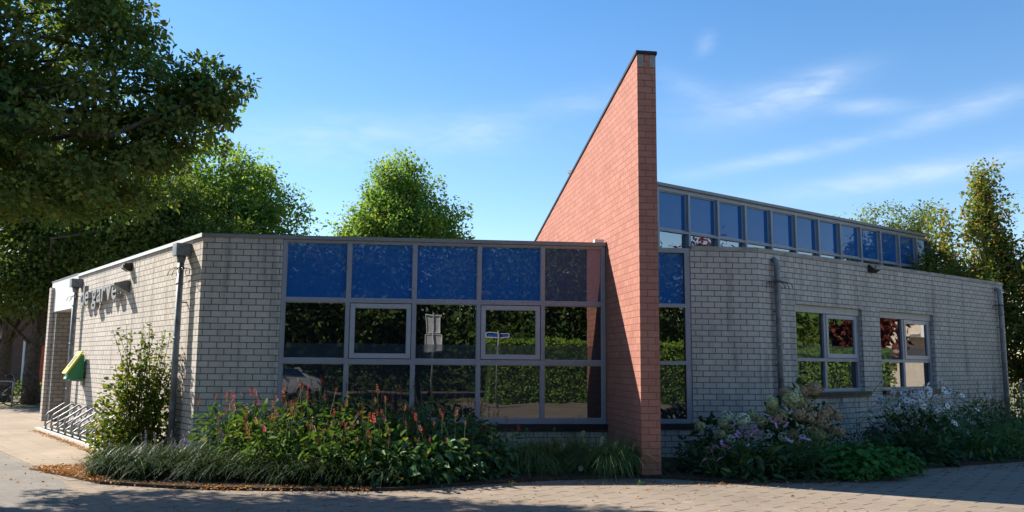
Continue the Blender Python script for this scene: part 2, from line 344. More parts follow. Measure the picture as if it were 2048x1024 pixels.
class Wall:
    """a vertical wall plane: s metres along, z up, d metres out of its outer face"""
    def __init__(s, o, az, side):
        s.o = np.array(o, float); s.az = az; s.u = V(sin(R(az)), cos(R(az))); n = az+90*side; s.n = V(sin(R(n)), cos(R(n))); s.flip = side < 0
    def P(s, a, z, d=0.0):
        q = s.o+s.u*a+s.n*d; return V(q[0], q[1], z)
WL = Wall((-4.993, 13.995), -37.69, -1)
WF = Wall((-4.993, 13.995), 83.61, 1)
WG = Wall((4.374, 15.440), 83.61, 1)
WR = Wall((4.374, 15.440), 51.65, 1)
WC = Wall((0.736, 17.428), 51.65, 1)
WS = Wall((1.888, 12.850), -8.7, -1)       # left face of the red wall, s = 0 at its front end
def isect(A, B):
    m = np.array([A.u, -B.u]).T; t = np.linalg.solve(m, B.o-A.o); return t[0], t[1]
F_END = isect(WF, WS)[0]; S_F = isect(WF, WS)[1]

# ------------------------------------------------------------------ ground
def sheet(name, pts, z, mat, kind='structure', thick=None):
    mb = MB(); mb.quad([(x, y, z) for x, y in pts])
    if thick:
        n = len(pts)
        for i in range(n):
            j = (i+1) % n; mb.quad([(*pts[i], z), (*pts[i], z-thick), (*pts[j], z-thick), (*pts[j], z)])
    return tag(mb.build(name, mat), kind=kind)
sheet('ground', [(-900, -900), (900, -900), (900, 900), (-900, 900)], -0.012, M['ground'])
sheet('pavement', [(-9.6, -6), (40, -6), (40, 40), (12, 30), (-3, 14), (-5.4, 12.0), (-8.9, 16.0), (-13, 14)], -0.004, M['paving'])
fore = [WL.P(-0.5, 0, 0.62)[:2], WL.P(9.1, 0, 0.62)[:2], WL.P(9.1, 0, -3)[:2], WL.P(16, 0, -3)[:2], (-18.0, 29.5), (-30, 29), (-30, 22), (-9.2, 16.0), (-5.9, 12.0)]
sheet('forecourt', fore, 0.0, M['tiles'])
sheet('path', [(-5.95, 11.95), (-9.25, 15.95), (-30, 21.9), (-30, -6), (-4.6, -6), (-4.3, 9.0)], 0.001, M['asphalt'])
sheet('street', [(-60, -13), (80, -13), (80, -20), (-60, -20)], -0.008, M['asphalt'])
sheet('lawn', [(-40, -7), (3, -7), (3, -12.6), (-40, -12.6)], -0.006, M['grass'])
bedl = [(-6.1, 13.0), (-5.35, 11.72), (-4.2, 11.35), (-2.9, 11.25), (-1.5, 11.35), (-0.5, 11.9), (0.6, 12.45), (1.6, 12.80), (2.3, 12.70), (3.0, 12.35), (4.4, 12.45), (5.3, 13.3), (6.9, 14.4), (9.2, 15.6), (12.5, 17.7), (14.5, 20), (14, 25), (8.0, 21.0), (3.5, 17.5), (-4.6, 16.2), WL.P(2.3, 0, -0.2)[:2], WL.P(2.3, 0, 0.45)[:2]]
sheet('planting_bed', bedl, 0.035, M['soil'], thick=0.06)

# ------------------------------------------------------------------ the building
BL = empty('community_building', (-2.0, 16.0, 0), 'low grey brick building with tall red brick wedge wall and blue window panels', 'building')
ZT = 3.585
mb = MB()   # left wing, side wall
mb.wbox(WL, 0, 8.95, 0, ZT, -0.3, 0)
mb.wbox(WL, 8.65, 8.95, 0, ZT, -2.9, -0.3, uo=0.1)
lw = mb.build('side_wall', M['grey_brick'], BL)
mb = MB()
for s_ in (3.98, 1.12):
    mb = MB(); mb.wbox(WL, s_, s_+0.010, 0.0, ZT-0.01, -0.01, 0.003); mb.build('expansion_joint', M['sill'], lw)
mb = MB()
mb.wbox(WF, 0, 1.265, 0, ZT, -0.3, 0, uo=0.05)
mb.wbox(WF, 1.265, F_END+0.1, 0, 0.53, -0.3, 0, uo=0.05)
mb.build('front_wall', M['grey_brick'], BL)
mb = MB()
mb.wbox(WG, -1.235, 0, 0, 3.62, -0.3, 0)
mb.wbox(WG, -2.75, -1.235, 0, 0.52, -0.3, 0)
mb.build('front_wall', M['grey_brick'], BL)
WIN = [(1.108, 3.385), (4.065, 6.34)]; WZ0, WZ1 = 1.115, 2.735
mb = MB(); xs = [0, WIN[0][0], WIN[0][1], WIN[1][0], WIN[1][1], 9.95]
for i in (0, 2, 4): mb.wbox(WR, xs[i], xs[i+1], WZ0, WZ1, -0.3, 0)
mb.wbox(WR, 0, 9.95, 0, WZ0, -0.3, 0); mb.wbox(WR, 0, 9.95, WZ1, 3.62, -0.3, 0)
WRe = Wall(WR.P(9.95, 0)[:2], 51.65-90, 1)
mb.wbox(WRe, 0.3, 9, 0, 3.62, -0.3, 0)
rw = mb.build('wing_wall', M['grey_brick'], BL)
for s_ in (1.100, 6.345):
    mb = MB(); mb.wbox(WR, s_, s_+0.006, WZ1, 3.61, -0.01, 0.003); mb.build('expansion_joint', M['sill'], rw)
mb = MB(); mb.wbox(WG, -1.22, -0.003, 3.62, 3.685, -0.32, 0.012); mb.wbox(WR, 0.0, 9.97, 3.62, 3.682, -0.32, 0.012)
mb.build('coping', M['coping'], BL)
mb = MB(); WK = Wall(WL.P(12.0, 0, 0)[:2], 142.31-90, 1)
mb.wbox(WK, -0.1, 9.0, 0, 3.49, 0.0, 0.25); mb.build('back_wall', M['grey_brick'], BL)
mb = MB(); mb.wbox(Wall(WR.P(9.6, 0, -8.6)[:2], 51.65+180, 1), 0, 12.0, 0, 3.5, 0, 0.25); mb.build('back_wall', M['grey_brick'], BL)
# roofs
def P2(w, s, d, z): return w.P(s, z, d)
mb = MB()
poly = [P2(WL, 0.15, -0.1, 3.5), P2(WF, F_END, -0.1, 3.5), P2(WS, 6.5, -0.05, 3.5), P2(WL, 12.0, -7.5, 3.5), P2(WL, 12.0, -0.1, 3.5)]
mb.prism(poly, (0, 0, 0.09))
poly = [P2(WG, -2.6, -0.2, 3.52), P2(WG, 0, -0.2, 3.52), P2(WR, 9.7, -0.2, 3.52), P2(WR, 9.7, -9, 3.52), P2(WS, 6.5, -0.4, 3.52)]
mb.prism(poly, (0, 0, 0.08))
rf = mb.build('flat_roof', M['roofing'], BL)
mb = MB()
mb.wbox(WL, -0.02, 8.95, ZT, 3.648, -0.25, 0.03); mb.wbox(WF, -0.015, F_END-0.01, ZT, 3.646, -0.25, 0.03)
mb.build('fascia', M['fascia'], BL)
# bright metal trim on the sunny side edge
mb = MB(); mb.wbox(WL, -0.02, 8.94, ZT+0.004, 3.651, 0.031, 0.036); mb.build('edge_trim', M['pale_panel'], BL)
# canopy and entrance
mb = MB(); mb.wbox(WL, 8.953, 12.12, 2.845, 3.648, -2.6, 0.02); mb.build('canopy', M['pale_panel'], BL)
mb = MB(); mb.wbox(WL, 8.953, 12.14, 3.651, 3.675, -2.6, 0.035); mb.build('edge_trim', M['fascia'], BL)
mb = MB(); mb.wbox(WL, 11.45, 12.05, 0, 2.843, -0.62, -0.01); mb.build('column', M['column_brick'], BL)
mb = MB(); mb.wbox(WL, 8.953, 12.05, 0.0, 2.843, -2.6, -2.5); en = mb.build('entrance', M['dim_glass'], BL)
mb = MB()
for s_ in (9.0, 10.0, 11.0, 11.98): mb.wbox(WL, s_, s_+0.06, 0, 2.84, -2.497, -2.45)
mb.wbox(WL, 9.06, 11.98, 2.1, 2.16, -2.497, -2.46); mb.build('door_frame', M['frame'], en)
# the red wall
def s_top(s): return 6.31-0.1998*s
mb = MB(); sw = lambda p: (float((p[:2]-WS.o)@WS.u)-0.3*float(abs((p[:2]-WS.o)@WS.n) > 0.1)*0, p[2])
T = 0.292
SB = 9.5
def red_uv(p):
    q = p[:2]-WS.o; return (float(q@WS.u)+float(q@WS.n)*-1.0, float(p[2]))
front = [WS.P(0, 0), WS.P(SB, 0), WS.P(SB, s_top(SB)), WS.P(0, s_top(0))]
mb.prism(front, WS.P(0, 0, -T)-WS.P(0, 0, 0), red_uv)
red = mb.build('red_wall', M['red_brick'], BL)
mb = MB()
c0 = [WS.P(-0.02, s_top(-0.02)+0.003, 0.02), WS.P(SB, s_top(SB)+0.003, 0.02), WS.P(SB, s_top(SB)+0.05, 0.02), WS.P(-0.02, s_top(-0.02)+0.05, 0.02)]
mb.prism(c0, WS.P(0, 0, -T-0.02)-WS.P(0, 0, 0.02)); mb.build('coping', M['sill'], red)
mb = MB()
for a, b in ((-0.006, -0.095), (-0.197, -0.286)):
    mb = MB(); mb.prism([WS.P(-0.004, 6.12, a), WS.P(-0.004, 6.30, a), WS.P(-0.004, 6.30, b), WS.P(-0.004, 6.12, b)], WS.P(0.003, 0)-WS.P(-0.004, 0)); mb.build('header_block', M['coping'], red)
# flashing piece where the window fascia meets the red wall
mb = MB(); mb.wbox(WF, F_END-0.20, F_END-0.04, 3.648, 3.70, -0.12, 0.035); mb.build('flashing', M['pale_panel'], red)

# --- glazing
def bars(mb, W, s0, s1, z0, z1, w, d0, d1, mi=0):
    mb.wbox(W, s0, s1, z0, z0+w, d0, d1, mi); mb.wbox(W, s0, s1, z1-w, z1, d0, d1, mi)
    mb.wbox(W, s0, s0+w, z0+w, z1-w, d0, d1, mi); mb.wbox(W, s1-w, s1, z0+w, z1-w, d0, d1, mi)
def pane(W, s0, s1, z0, z1, d, mat, parent, name='pane'):
    m = MB(); m.wbox(W, s0, s1, z0, z1, d-0.012, d); return m.build(name, M[mat], parent)
def sash(W, s0, s1, z0, z1, d, parent, mat='glass', w=0.068):
    m = MB(); bars(m, W, s0-0.014, s1+0.014, z0-0.014, z1+0.014, 0.03, d-0.07, d-0.054); m.build('shadow_bars', M['dark'], parent)  # dark bars behind the sash gap paint a shadow line
    m = MB(); bars(m, W, s0, s1, z0, z1, w, d-0.05, d); m.build('sash', M['frame_light'], parent)
    pane(W, s0+w, s1-w, z0+w, z1-w, d-0.03, mat, parent)
    m = MB(); bars(m, W, s0+w, s1-w, z0+w, z1-w, 0.010, d-0.029, d-0.010); m.build('glazing_bead', M['frame_light'], parent)
# front window wall: five bays by three rows
FW = 0.06
fz = [0.62, 0.703, 1.575, 1.655, 2.565, 2.632, 3.545, ZT]
mb = MB(); f0, f1 = 1.268, F_END-0.012
bay = (f1-f0)/5
mb.wbox(WF, f0, f1, fz[0], fz[1], -0.09, -0.01); mb.wbox(WF, f0, f1, fz[2], fz[3], -0.09, -0.012); mb.wbox(WF, f0, f1, fz[4], fz[5], -0.09, -0.012); mb.wbox(WF, f0, f1, fz[6], fz[7]-0.002, -0.09, -0.01)
for i in range(6):
    s_ = f0+bay*i; a = s_-FW/2 if 0 < i < 5 else (s_ if i == 0 else s_-FW); w = FW
    for z0, z1 in ((fz[1], fz[2]), (fz[3], fz[4]), (fz[5], fz[6])): mb.wbox(WF, a, a+w, z0, z1, -0.09, -0.006)
gl = mb.build('glazed_front', M['frame'], BL)
for i in range(5):
    a = f0+bay*i+(FW if i == 0 else FW/2); b = f0+bay*(i+1)-(FW if i == 4 else FW/2)
    pane(WF, a, b, fz[1], fz[2], -0.06, 'low_glass', gl)
    if i in (1, 3):
        sash(WF, a+0.012, b-0.012, fz[3]+0.012, fz[4]-0.012, -0.02, gl)
        pane(WF, a+0.083, b-0.083, fz[3]+0.083, 1.90, -0.046, 'film', gl, 'privacy_film')
    else:
        pane(WF, a, b, fz[3], fz[4], -0.06, 'glass', gl); pane(WF, a, b, fz[3], 1.90, -0.056, 'film', gl, 'privacy_film')
    pane(WF, a, b, fz[5], fz[6], -0.06, 'purple_panel' if i == 4 else 'blue_panel', gl, 'blue_panel')
mb = MB()
for i in range(5):
    a = f0+bay*i+(FW if i == 0 else FW/2); b = f0+bay*(i+1)-(FW if i == 4 else FW/2)
    for z0, z1 in ((fz[1], fz[2]), (fz[3], fz[4]), (fz[5], fz[6])):
        if not (i in (1, 3) and z0 == fz[3]): bars(mb, WF, a, b, z0, z1, 0.012, -0.057, -0.035)
mb.build('glazing_bead', M['frame_light'], gl)
mb = MB(); mb.wbox(WF, f0-0.02, F_END-0.005, 0.533, 0.617, -0.2, 0.09); mb.build('window_sill', M['sill'], BL)
# narrow window right of the red wall
mb = MB(); g0, g1 = -2.7, -1.238; gz = [0.60, 0.675, 1.60, 1.665, 2.595, 2.66, 3.56, 3.645]
for k in (0, 2, 4, 6): mb.wbox(WG, g0, g1, gz[k], gz[k+1], -0.09, -0.012)
for k in (1, 3, 5): mb.wbox(WG, g1-0.10, g1, gz[k], gz[k+1], -0.09, -0.014); mb.wbox(WG, g0, g0+0.06, gz[k], gz[k+1], -0.09, -0.014)
gn = mb.build('narrow_window', M['frame'], BL)
for k, mt in ((1, 'low_glass'), (3, 'glass'), (5, 'blue_panel')): pane(WG, g0+0.06, g1-0.10, gz[k], gz[k+1], -0.07, mt, gn, 'blue_panel' if k == 5 else 'pane')
mb = MB(); mb.wbox(WG, g0, g1+0.05, 0.523, 0.597, -0.2, 0.07); mb.build('window_sill', M['sill'], BL)
# two windows of the right wing
for a, b in WIN:
    mb = MB(); mid = (a+b)/2-0.06; d0, d1 = -0.17, -0.09
    zt = WZ1-0.135
    mb.wbox(WR, a+0.002, b-0.002, zt, WZ1-0.002, d0, d1+0.02, 1)
    mb.wbox(WR, a+0.002, b-0.002, WZ0+0.002, WZ0+0.06, d0, d1); mb.wbox(WR, a+0.002, b-0.002, 1.685, 1.745, d0, d1)
    for s_ in (a+0.002, mid-0.035, b-0.077):
        mb.wbox(WR, s_, s_+0.075, WZ0+0.06, 1.685, d0, d1-0.004); mb.wbox(WR, s_, s_+0.075, 1.745, zt, d0, d1-0.004)
    w = mb.build('window', [M['frame'], M['header']], BL)
    pane(WR, a+0.077, mid-0.035, WZ0+0.06, 1.685, -0.14, 'low_glass', w); pane(WR, mid+0.04, b-0.077, WZ0+0.06, 1.685, -0.14, 'low_glass', w)
    pane(WR, a+0.077, mid-0.035, 1.745, zt, -0.14, 'glass', w); pane(WR, a+0.077, mid-0.035, 1.745, 1.99, -0.136, 'film', w, 'privacy_film')
    sash(WR, mid+0.05, b-0.087, 1.755, zt-0.01, -0.085, w, w=0.07); pane(WR, mid+0.12, b-0.157, 1.825, 1.99, -0.111, 'film', w, 'privacy_film')
    mb = MB(); mb.wbox(WR, a-0.02, b+0.12, WZ0-0.085, WZ0-0.003, -0.08, 0.07); mb.build('window_sill', M['sill'], BL)
# clerestory
c0, c1 = isect(WC, WS)[0]+0.36, 15.95; nb = 12; ct0 = 3.3; cb = (c1-ct0)/nb
mb = MB()
mb.wbox(WC, c0, c1, 4.60, 4.66, -0.12, 0); mb.wbox(WC, c0, c1, 5.53, 5.62, -0.12, 0.01); mb.wbox(WC, c0, c1, 3.55, 4.16, -0.12, -0.004)
for i in range(-1, nb+1):
    s_ = 4.28+1.066*(i-1)
    if s_ > c1: s_ = c1-0.1
    if s_ < c0+0.06: continue
    mb.wbox(WC, s_-0.035, s_+0.035, 4.16, 4.60, -0.13, 0.05); mb.wbox(WC, s_-0.035, s_+0.035, 4.66, 5.53, -0.13, 0.05)
cl = mb.build('clerestory', M['frame'], BL)
for i in range(-2, nb):
    a = 4.28+1.066*(i-1)+0.035; b = min(a+0.996, c1-0.12)
    a = max(a, c0)
    if b-a < 0.1: continue
    pane(WC, a, b, 4.66, 5.53, -0.06, 'blue_glass', cl); pane(WC, a, b, 4.16, 4.60, -0.06, 'sky_glass', cl)
    m = MB(); bars(m, WC, a, b, 4.66, 5.53, 0.02, -0.059, -0.03); m.build('glazing_bead', M['frame_light'], cl)
mb = MB(); mb.wbox(WC, c0, c1+0.05, 5.62, 5.69, -0.4, 0.08); mb.build('roof_edge', M['fascia'], cl)
mb = MB()
poly = [WC.P(c0, 5.60, -0.13), WC.P(c1, 5.60, -0.13), WC.P(c1, 4.3, -9.0), WC.P(8.0, 4.3, -9.0), WS.P(9.4, 4.2, -0.35), WS.P(6.6, 4.7, -0.35)]
mb.prism(poly, (0, 0, 0.07)); mb.build('hall_roof', M['roofing'], BL)
mb = MB(); mb.wbox(WC, c1-0.1, c1-0.002, 3.55, 5.60, -3, -0.13); mb.build('hall_end_wall', M['fascia'], BL)

# --- down pipes
def downpipe(W, s, hop, ztop, d=0.13, z0=0.0, r=0.052):
    mb = MB(); mb.tube([W.P(s, z0, d), W.P(s, ztop-0.12, d)] + ([] if hop else [W.P(s, ztop-0.04, d*0.8), W.P(s, ztop, d*0.2)]), r, 14)
    for z in (0.9, 1.95, 2.85): mb.tube([W.P(s, z, d), W.P(s, z+0.035, d)], r+0.008, 14)
    p = mb.build('downpipe', M['zinc'], BL)
    if hop:
        mb = MB(); h = [W.P(s-0.11, ztop, 0.004), W.P(s+0.11, ztop, 0.004), W.P(s+0.11, ztop, 0.25), W.P(s-0.11, ztop, 0.25)]
        if W.flip: h = h[::-1]
        mb.prism([q-V(0, 0, 0.2) for q in h], (0, 0, 0.2)); mb.tube([W.P(s, ztop-0.2, d), W.P(s, ztop-0.32, d)], [0.08, r+0.004], 14); mb.build('hopper', M['zinc'], p)
    for z in (0.6, 1.6, 2.55):
        mb = MB(); mb.wbox(W, s-0.012, s+0.012, z, z+0.02, 0.0, d-r); mb.build('pipe_clip', M['dark'], p)
    mb = MB(); z = ztop-0.42                                   # collar of anti-climb prongs
    mb.tube([W.P(s, z, d), W.P(s, z+0.03, d)], r+0.012, 14)
    for sg in (-1, 1):
        for k in range(4):
            a = W.P(s+sg*(r+0.005), z+0.02, d-0.06+0.035*k); b = a+W.P(sg*(0.14+0.02*k), -0.03, 0.03*(k-1))-W.P(0, 0, 0); e = b+W.P(sg*0.03, -0.09, 0.02)-W.P(0, 0, 0)
            mb.tube([a, b, e], 0.006, 5)
    mb.build('climb_guard', M['dark'], p)
downpipe(WL, 0.66, True, 3.53); downpipe(WL, 8.62, True, 3.50)
downpipe(WR, 0.43, False, 3.50, 0.10); downpipe(WR, 9.52, False, 3.50, 0.10)
# wall lamps
def wall_lamp(W, s, z, kind):
    mb = MB()
    if kind == 0:      # small dark hooded lamp
        pr = [(0.0, 0.0), (0.0, 0.16), (0.15, 0.14), (0.17, 0.05), (0.07, -0.01)]
        poly = [W.P(s-0.10, z+b, a+0.002) for a, b in pr]
        mb.prism(poly if W.flip else poly[::-1], W.P(s+0.10, z)-W.P(s-0.10, z)); o = mb.build('wall_lamp', M['dark'], BL)
        mb = MB(); mb.wbox(W, s-0.07, s+0.07, z+0.055, z+0.12, 0.163, 0.176); mb.build('lens', M['fascia'], o)
    else:              # wedge flood lamp beside the sign; pale top sheet paints its sunlit face
        pr = [(0.0, -0.16), (0.0, 0.10), (0.30, 0.02), (0.30, -0.01)]
        poly = [W.P(s-0.16, z+b, a+0.002) for a, b in pr]
        mb.prism(poly if W.flip else poly[::-1], W.P(s+0.16, z)-W.P(s-0.16, z)); o = mb.build('wall_lamp', M['zinc'], BL)
        mb = MB(); q = [W.P(s-0.155, z+0.104, 0.004), W.P(s+0.155, z+0.104, 0.004), W.P(s+0.155, z+0.026, 0.30), W.P(s-0.155, z+0.026, 0.30)]
        mb.prism(q, (0, 0, 0.006)); mb.build('sunlit_top', M['pale_panel'], o)
wall_lamp(WL, 4.27, 3.36, 0); wall_lamp(WL, 4.42, 3.08, 1); wall_lamp(WR, 3.78, 3.50, 0)

# ------------------------------------------------------------------ sign letters
SG = empty('wall_sign', tuple(WL.P(6.6, 2.95, 0.0)), 'raised grey metal letters spelling de garve on the sunlit side wall', 'sign')
def letters(txt, W, s_start, s_end, zbase, xheight):
    cu = bpy.data.curves.new('sign_text', 'FONT'); cu.size = 1.0; cu.extrude = 0.5; cu.offset = 0.012
    xs = []; meshes = []; x = 0.0
    for ch in txt:
        adv = {' ': 0.30}.get(ch)
        if adv: x += adv; continue
        cu.body = ch; o = bpy.data.objects.new('tmp', cu); COL.objects.link(o)
        bpy.context.view_layer.update(); dg = bpy.context.evaluated_depsgraph_get()
        me = bpy.data.meshes.new_from_object(o.evaluated_get(dg)); bpy.data.objects.remove(o)
        co = np.array([v.co[:] for v in me.vertices]); x0, x1 = co[:, 0].min(), co[:, 0].max()
        meshes.append((me, co, x, x0)); x += (x1-x0)+0.085
    total = x-0.085; k = (s_start-s_end)/total; kz = xheight/0.5
    for me, co, xo, x0 in meshes:
        out = []
        for c in co:
            out.append(W.P(s_start-(xo+c[0]-x0)*k, zbase+c[1]*kz, 0.10+c[2]*0.09))
        me.vertices.foreach_set('co', np.array(out).ravel()); me.materials.clear(); me.materials.append(M['letter']); me.update()
        link('letter', me, SG)
    bpy.data.curves.remove(cu)
letters('de garve', WL, 7.98, 4.75, 2.84, 0.31)

# ------------------------------------------------------------------ green wall cabinet
CB = empty('wall_cabinet', tuple(WL.P(7.75, 1.1, 0.1)), 'green wall cabinet with a sloping yellow front on the side wall beside the downpipe', 'cabinet')
def profile(W, s0, s1, pr, mat, name, parent):
    mb = MB(); poly = [W.P(s0, z, d) for d, z in pr]
    mb.prism(poly if W.flip else poly[::-1], W.P(s1, 0)-W.P(s0, 0)); return mb.build(name, M[mat], parent)
profile(WL, 7.54, 7.90, [(0.05, 1.16), (0.05, 1.66), (0.08, 1.72), (0.12, 1.72), (0.36, 1.30), (0.36, 1.16)], 'green_box', 'body', CB)
ld = profile(WL, 7.52, 7.92, [(0.085, 1.765), (0.395, 1.275), (0.425, 1.295), (0.115, 1.79)], 'yellow', 'lid', CB)
profile(WL, 7.60, 7.84, [(0.178, 1.694), (0.345, 1.427), (0.348, 1.430), (0.181, 1.697)], 'dark', 'label_strip', ld)
profile(WL, 7.60, 7.84, [(0.362, 1.17), (0.362, 1.26), (0.368, 1.26), (0.40, 1.17)], 'mint', 'front_plate', CB)
mb = MB(); mb.wbox(WL, 7.6, 7.84, 1.02, 1.158, 0.002, 0.05); mb.wbox(WL, 7.66, 7.78, 1.12, 1.157, 0.05, 0.3); mb.build('bracket', M['galv'], CB)

# ------------------------------------------------------------------ bicycle rack
RK = empty('bicycle_rack', tuple(WL.P(5.8, 0, 0.3)), 'long galvanised bicycle rack of slanted tube hoops along the side wall', 'bicycle rack')
def round_path(pts, r=0.07, n=4):
    out = [pts[0]]
    for i in range(1, len(pts)-1):
        p = np.array(pts[i]); a = np.array(pts[i-1])-p; b = np.array(pts[i+1])-p
        la, lb = np.linalg.norm(a), np.linalg.norm(b); rr = min(r, la*0.45, lb*0.45)
        A = p+a/la*rr; B = p+b/lb*rr
        for k in range(n+1):
            t = k/n; out.append((1-t)**2*A+2*t*(1-t)*p+t*t*B)
    out.append(pts[-1]); return out
for k in range(10):
    s_ = 8.95-0.70*k
    mb = MB(); a = s_
    mb.tube(round_path([WL.P(a, 0, 0.50), WL.P(a, 0.33, 0.49), WL.P(a, 0.60, 0.08), WL.P(a, 0.48, 0.03), WL.P(a, 0.10, 0.26), WL.P(a, 0.02, 0.30)]), 0.021, 8); mb.build('hoop', M['galv'], RK)
    mb = MB(); a = s_-0.33
    mb.tube(round_path([WL.P(a, 0, 0.54), WL.P(a, 0.13, 0.54), WL.P(a, 0.38, 0.12), WL.P(a, 0.27, 0.06), WL.P(a, 0.05, 0.28), WL.P(a, 0.0, 0.30)], 0.06), 0.019, 8); mb.build('wheel_holder', M['galv'], RK)
mb = MB()
for d in (0.51, 0.30): mb.tube([WL.P(9.0, 0.03, d), WL.P(2.3, 0.03, d)], 0.02, 8)
mb.build('base_rail', M['galv'], RK)
mb = MB(); mb.wbox(WL, 2.2, 8.9, 0.0, 0.045, 0.63, 0.72); tag(mb.build('kerb', M['kerb']), kind='structure')

# ------------------------------------------------------------------ foliage machinery
def nrm(a): return a/(np.linalg.norm(a, axis=-1, keepdims=True)+1e-9)
def leaf_arrays(pos, tip, nor, Ln, Wd, full=True, fold=0.18, droop=0.12):
    n = len(pos); t = nrm(tip); nor = nrm(nor-t*np.sum(nor*t, 1, keepdims=True)); b = np.cross(nor, t)
    Ln = np.broadcast_to(Ln, (n,))[:, None]; Wd = np.broadcast_to(Wd, (n,))[:, None]
    if full:
        v = np.stack([pos, pos+t*Ln*0.3+b*Wd*0.5+nor*Wd*fold, pos+t*Ln*0.72+b*Wd*0.34+nor*(Wd*fold-Ln*droop*0.5), pos+t*Ln-nor*Ln*droop,
                      pos+t*Ln*0.72-b*Wd*0.34+nor*(Wd*fold-Ln*droop*0.5), pos+t*Ln*0.3-b*Wd*0.5+nor*Wd*fold], 1)
        f = np.array([[0, 3, 2, 1], [0, 5, 4, 3]])
    else:
        v = np.stack([pos, pos+t*Ln*0.45-b*Wd*0.5, pos+t*Ln-nor*Ln*droop, pos+t*Ln*0.45+b*Wd*0.5], 1); f = np.array([[0, 1, 2, 3]])
    k = v.shape[1]
    F = (np.arange(n)[:, None, None]*k+f[None]).reshape(-1, 4)
    return v.reshape(-1, 3), F
def np_mesh(name, parts, mats):
    """parts: list of (verts, quads, material index)"""
    vs = []; fs = []; mi = []; o = 0
    for v, f, m in parts:
        vs.append(v); fs.append(f+o); o += len(v); mi.append(np.full(len(f), m))
    v = np.concatenate(vs); f = np.concatenate(fs); mi = np.concatenate(mi)
    me = bpy.data.meshes.new(name); me.vertices.add(len(v)); me.vertices.foreach_set('co', v.astype(np.float32).ravel())
    me.loops.add(f.size); me.loops.foreach_set('vertex_index', f.astype(np.int32).ravel())
    me.polygons.add(len(f)); me.polygons.foreach_set('loop_start', np.arange(0, f.size, 4, dtype=np.int32)); me.polygons.foreach_set('material_index', mi.astype(np.int32))
    me.update(calc_edges=True); me.validate()
    for m in (mats if isinstance(mats, (list, tuple)) else [mats]): me.materials.append(m)
    return me
def blades(base, dirs, Ln, Wd, curve=0.6, seg=4):
    """arching strap leaves"""
    n = len(base); d = nrm(dirs); up = np.tile(V(0, 0, 1), (n, 1)); h = d.copy(); h[:, 2] = 0; h = nrm(h); side = np.cross(h, up)
    Ln = np.broadcast_to(Ln, (n,))[:, None]; Wd = np.broadcast_to(Wd, (n,))[:, None]; vs = []
    cv = curve*(0.6+0.8*rng.rand(n, 1))
    for i in range(seg+1):
        t = i/seg; p = base+d*Ln*t+h*Ln*cv*0.45*t*t-up*Ln*cv*0.75*t**2.4
        w = Wd*(1-t)**0.6*0.5+0.0006
        vs += [p-side*w, p+side*w]
    v = np.stack(vs, 1); k = v.shape[1]
    f = np.array([[2*i, 2*i+1, 2*i+3, 2*i+2] for i in range(seg)]); F = (np.arange(n)[:, None, None]*k+f[None]).reshape(-1, 4)
    return v.reshape(-1, 3), F
def sph(n):
    return nrm(rng.randn(n, 3))
def clumps(ells, nc, shell=0.42):
    """clump centres spread through a union of ellipsoids, denser to the outside"""
    w = np.array([e[1][0]*e[1][1]*e[1][2] for e in ells])**0.66; w /= w.sum(); out = []; outn = []
    for i in range(nc):
        c, r = ells[rng.choice(len(ells), p=w)]; d = sph(1)[0]; q = rng.rand()**shell
        out.append(np.array(c)+d*np.array(r)*q*(0.86+0.22*rng.rand())); outn.append(d)
    return np.array(out), np.array(outn)
def crown_mesh(name, ells, nc, per, cr, L, W, mat, full=False, up=0.9, shell=0.42, flat=0.7, hang=0.35):
    C, D = clumps(ells, nc, shell); n = nc*per
    ci = np.repeat(np.arange(nc), per)
    size = cr*(0.55+0.9*rng.rand(nc))
    off = np.clip(rng.randn(n, 3), -1.55, 1.55)*0.52*size[ci][:, None]; off[:, 2] *= flat
    pos = C[ci]+off
    tip = rng.randn(n, 3)+off/(size[ci][:, None])*1.2; tip[:, 2] -= hang
    nor = rng.randn(n, 3)*0.7+D[ci]*0.5; nor[:, 2] += up
    ln = L*(0.6+0.7*rng.rand(n))
    v, f = leaf_arrays(pos, tip, nor, ln, ln*W, full)
    return np_mesh(name, [(v, f, 0)], mat), C
def limbs(name, base, top, r0, C, nl, parent, mat, seed=0, twist=0.3, zmin=0.0):
    C = C[C[:, 2] > zmin]
    rr = np.random.RandomState(seed); mb = MB(); base = np.array(base, float); top = np.array(top, float)
    path = [base+(top-base)*t+V(*(rr.randn(2)*twist*0.12*(0 if t == 0 else 1)), 0) for t in np.linspace(0, 1, 9)]
    rads = [r0*(1-0.78*t)*(1.25 if t == 0 else (1.08 if t < 0.15 else 1)) for t in np.linspace(0, 1, 9)]
    mb.tube(path, rads, 10)
    idx = rr.choice(len(C), min(nl, len(C)), replace=False)
    for i in idx:
        e = C[i]; hgt = np.clip((e[2]-base[2])/(top[2]-base[2])-0.22-0.15*rr.rand(), 0.22 if zmin == 0 else 0.5, 0.95); k = hgt*8; j = int(min(k, 7)); st = path[j]+(path[j+1]-path[j])*(k-j)
        ra = max(0.012, r0*(1-0.78*hgt)*0.34); mid = st+(e-st)*0.5+V(*(rr.randn(3)*0.12*np.linalg.norm(e-st)))+V(0, 0, 0.08*np.linalg.norm(e-st))
        q1 = (st+mid)/2+V(*(rr.randn(3)*0.04)); q2 = (mid+e)/2+V(*(rr.randn(3)*0.06))
        mb.tube([st, q1, mid, q2, e], [ra, ra*0.8, ra*0.6, ra*0.4, ra*0.18], 6, caps=False)
    return mb.build(name, mat, parent)
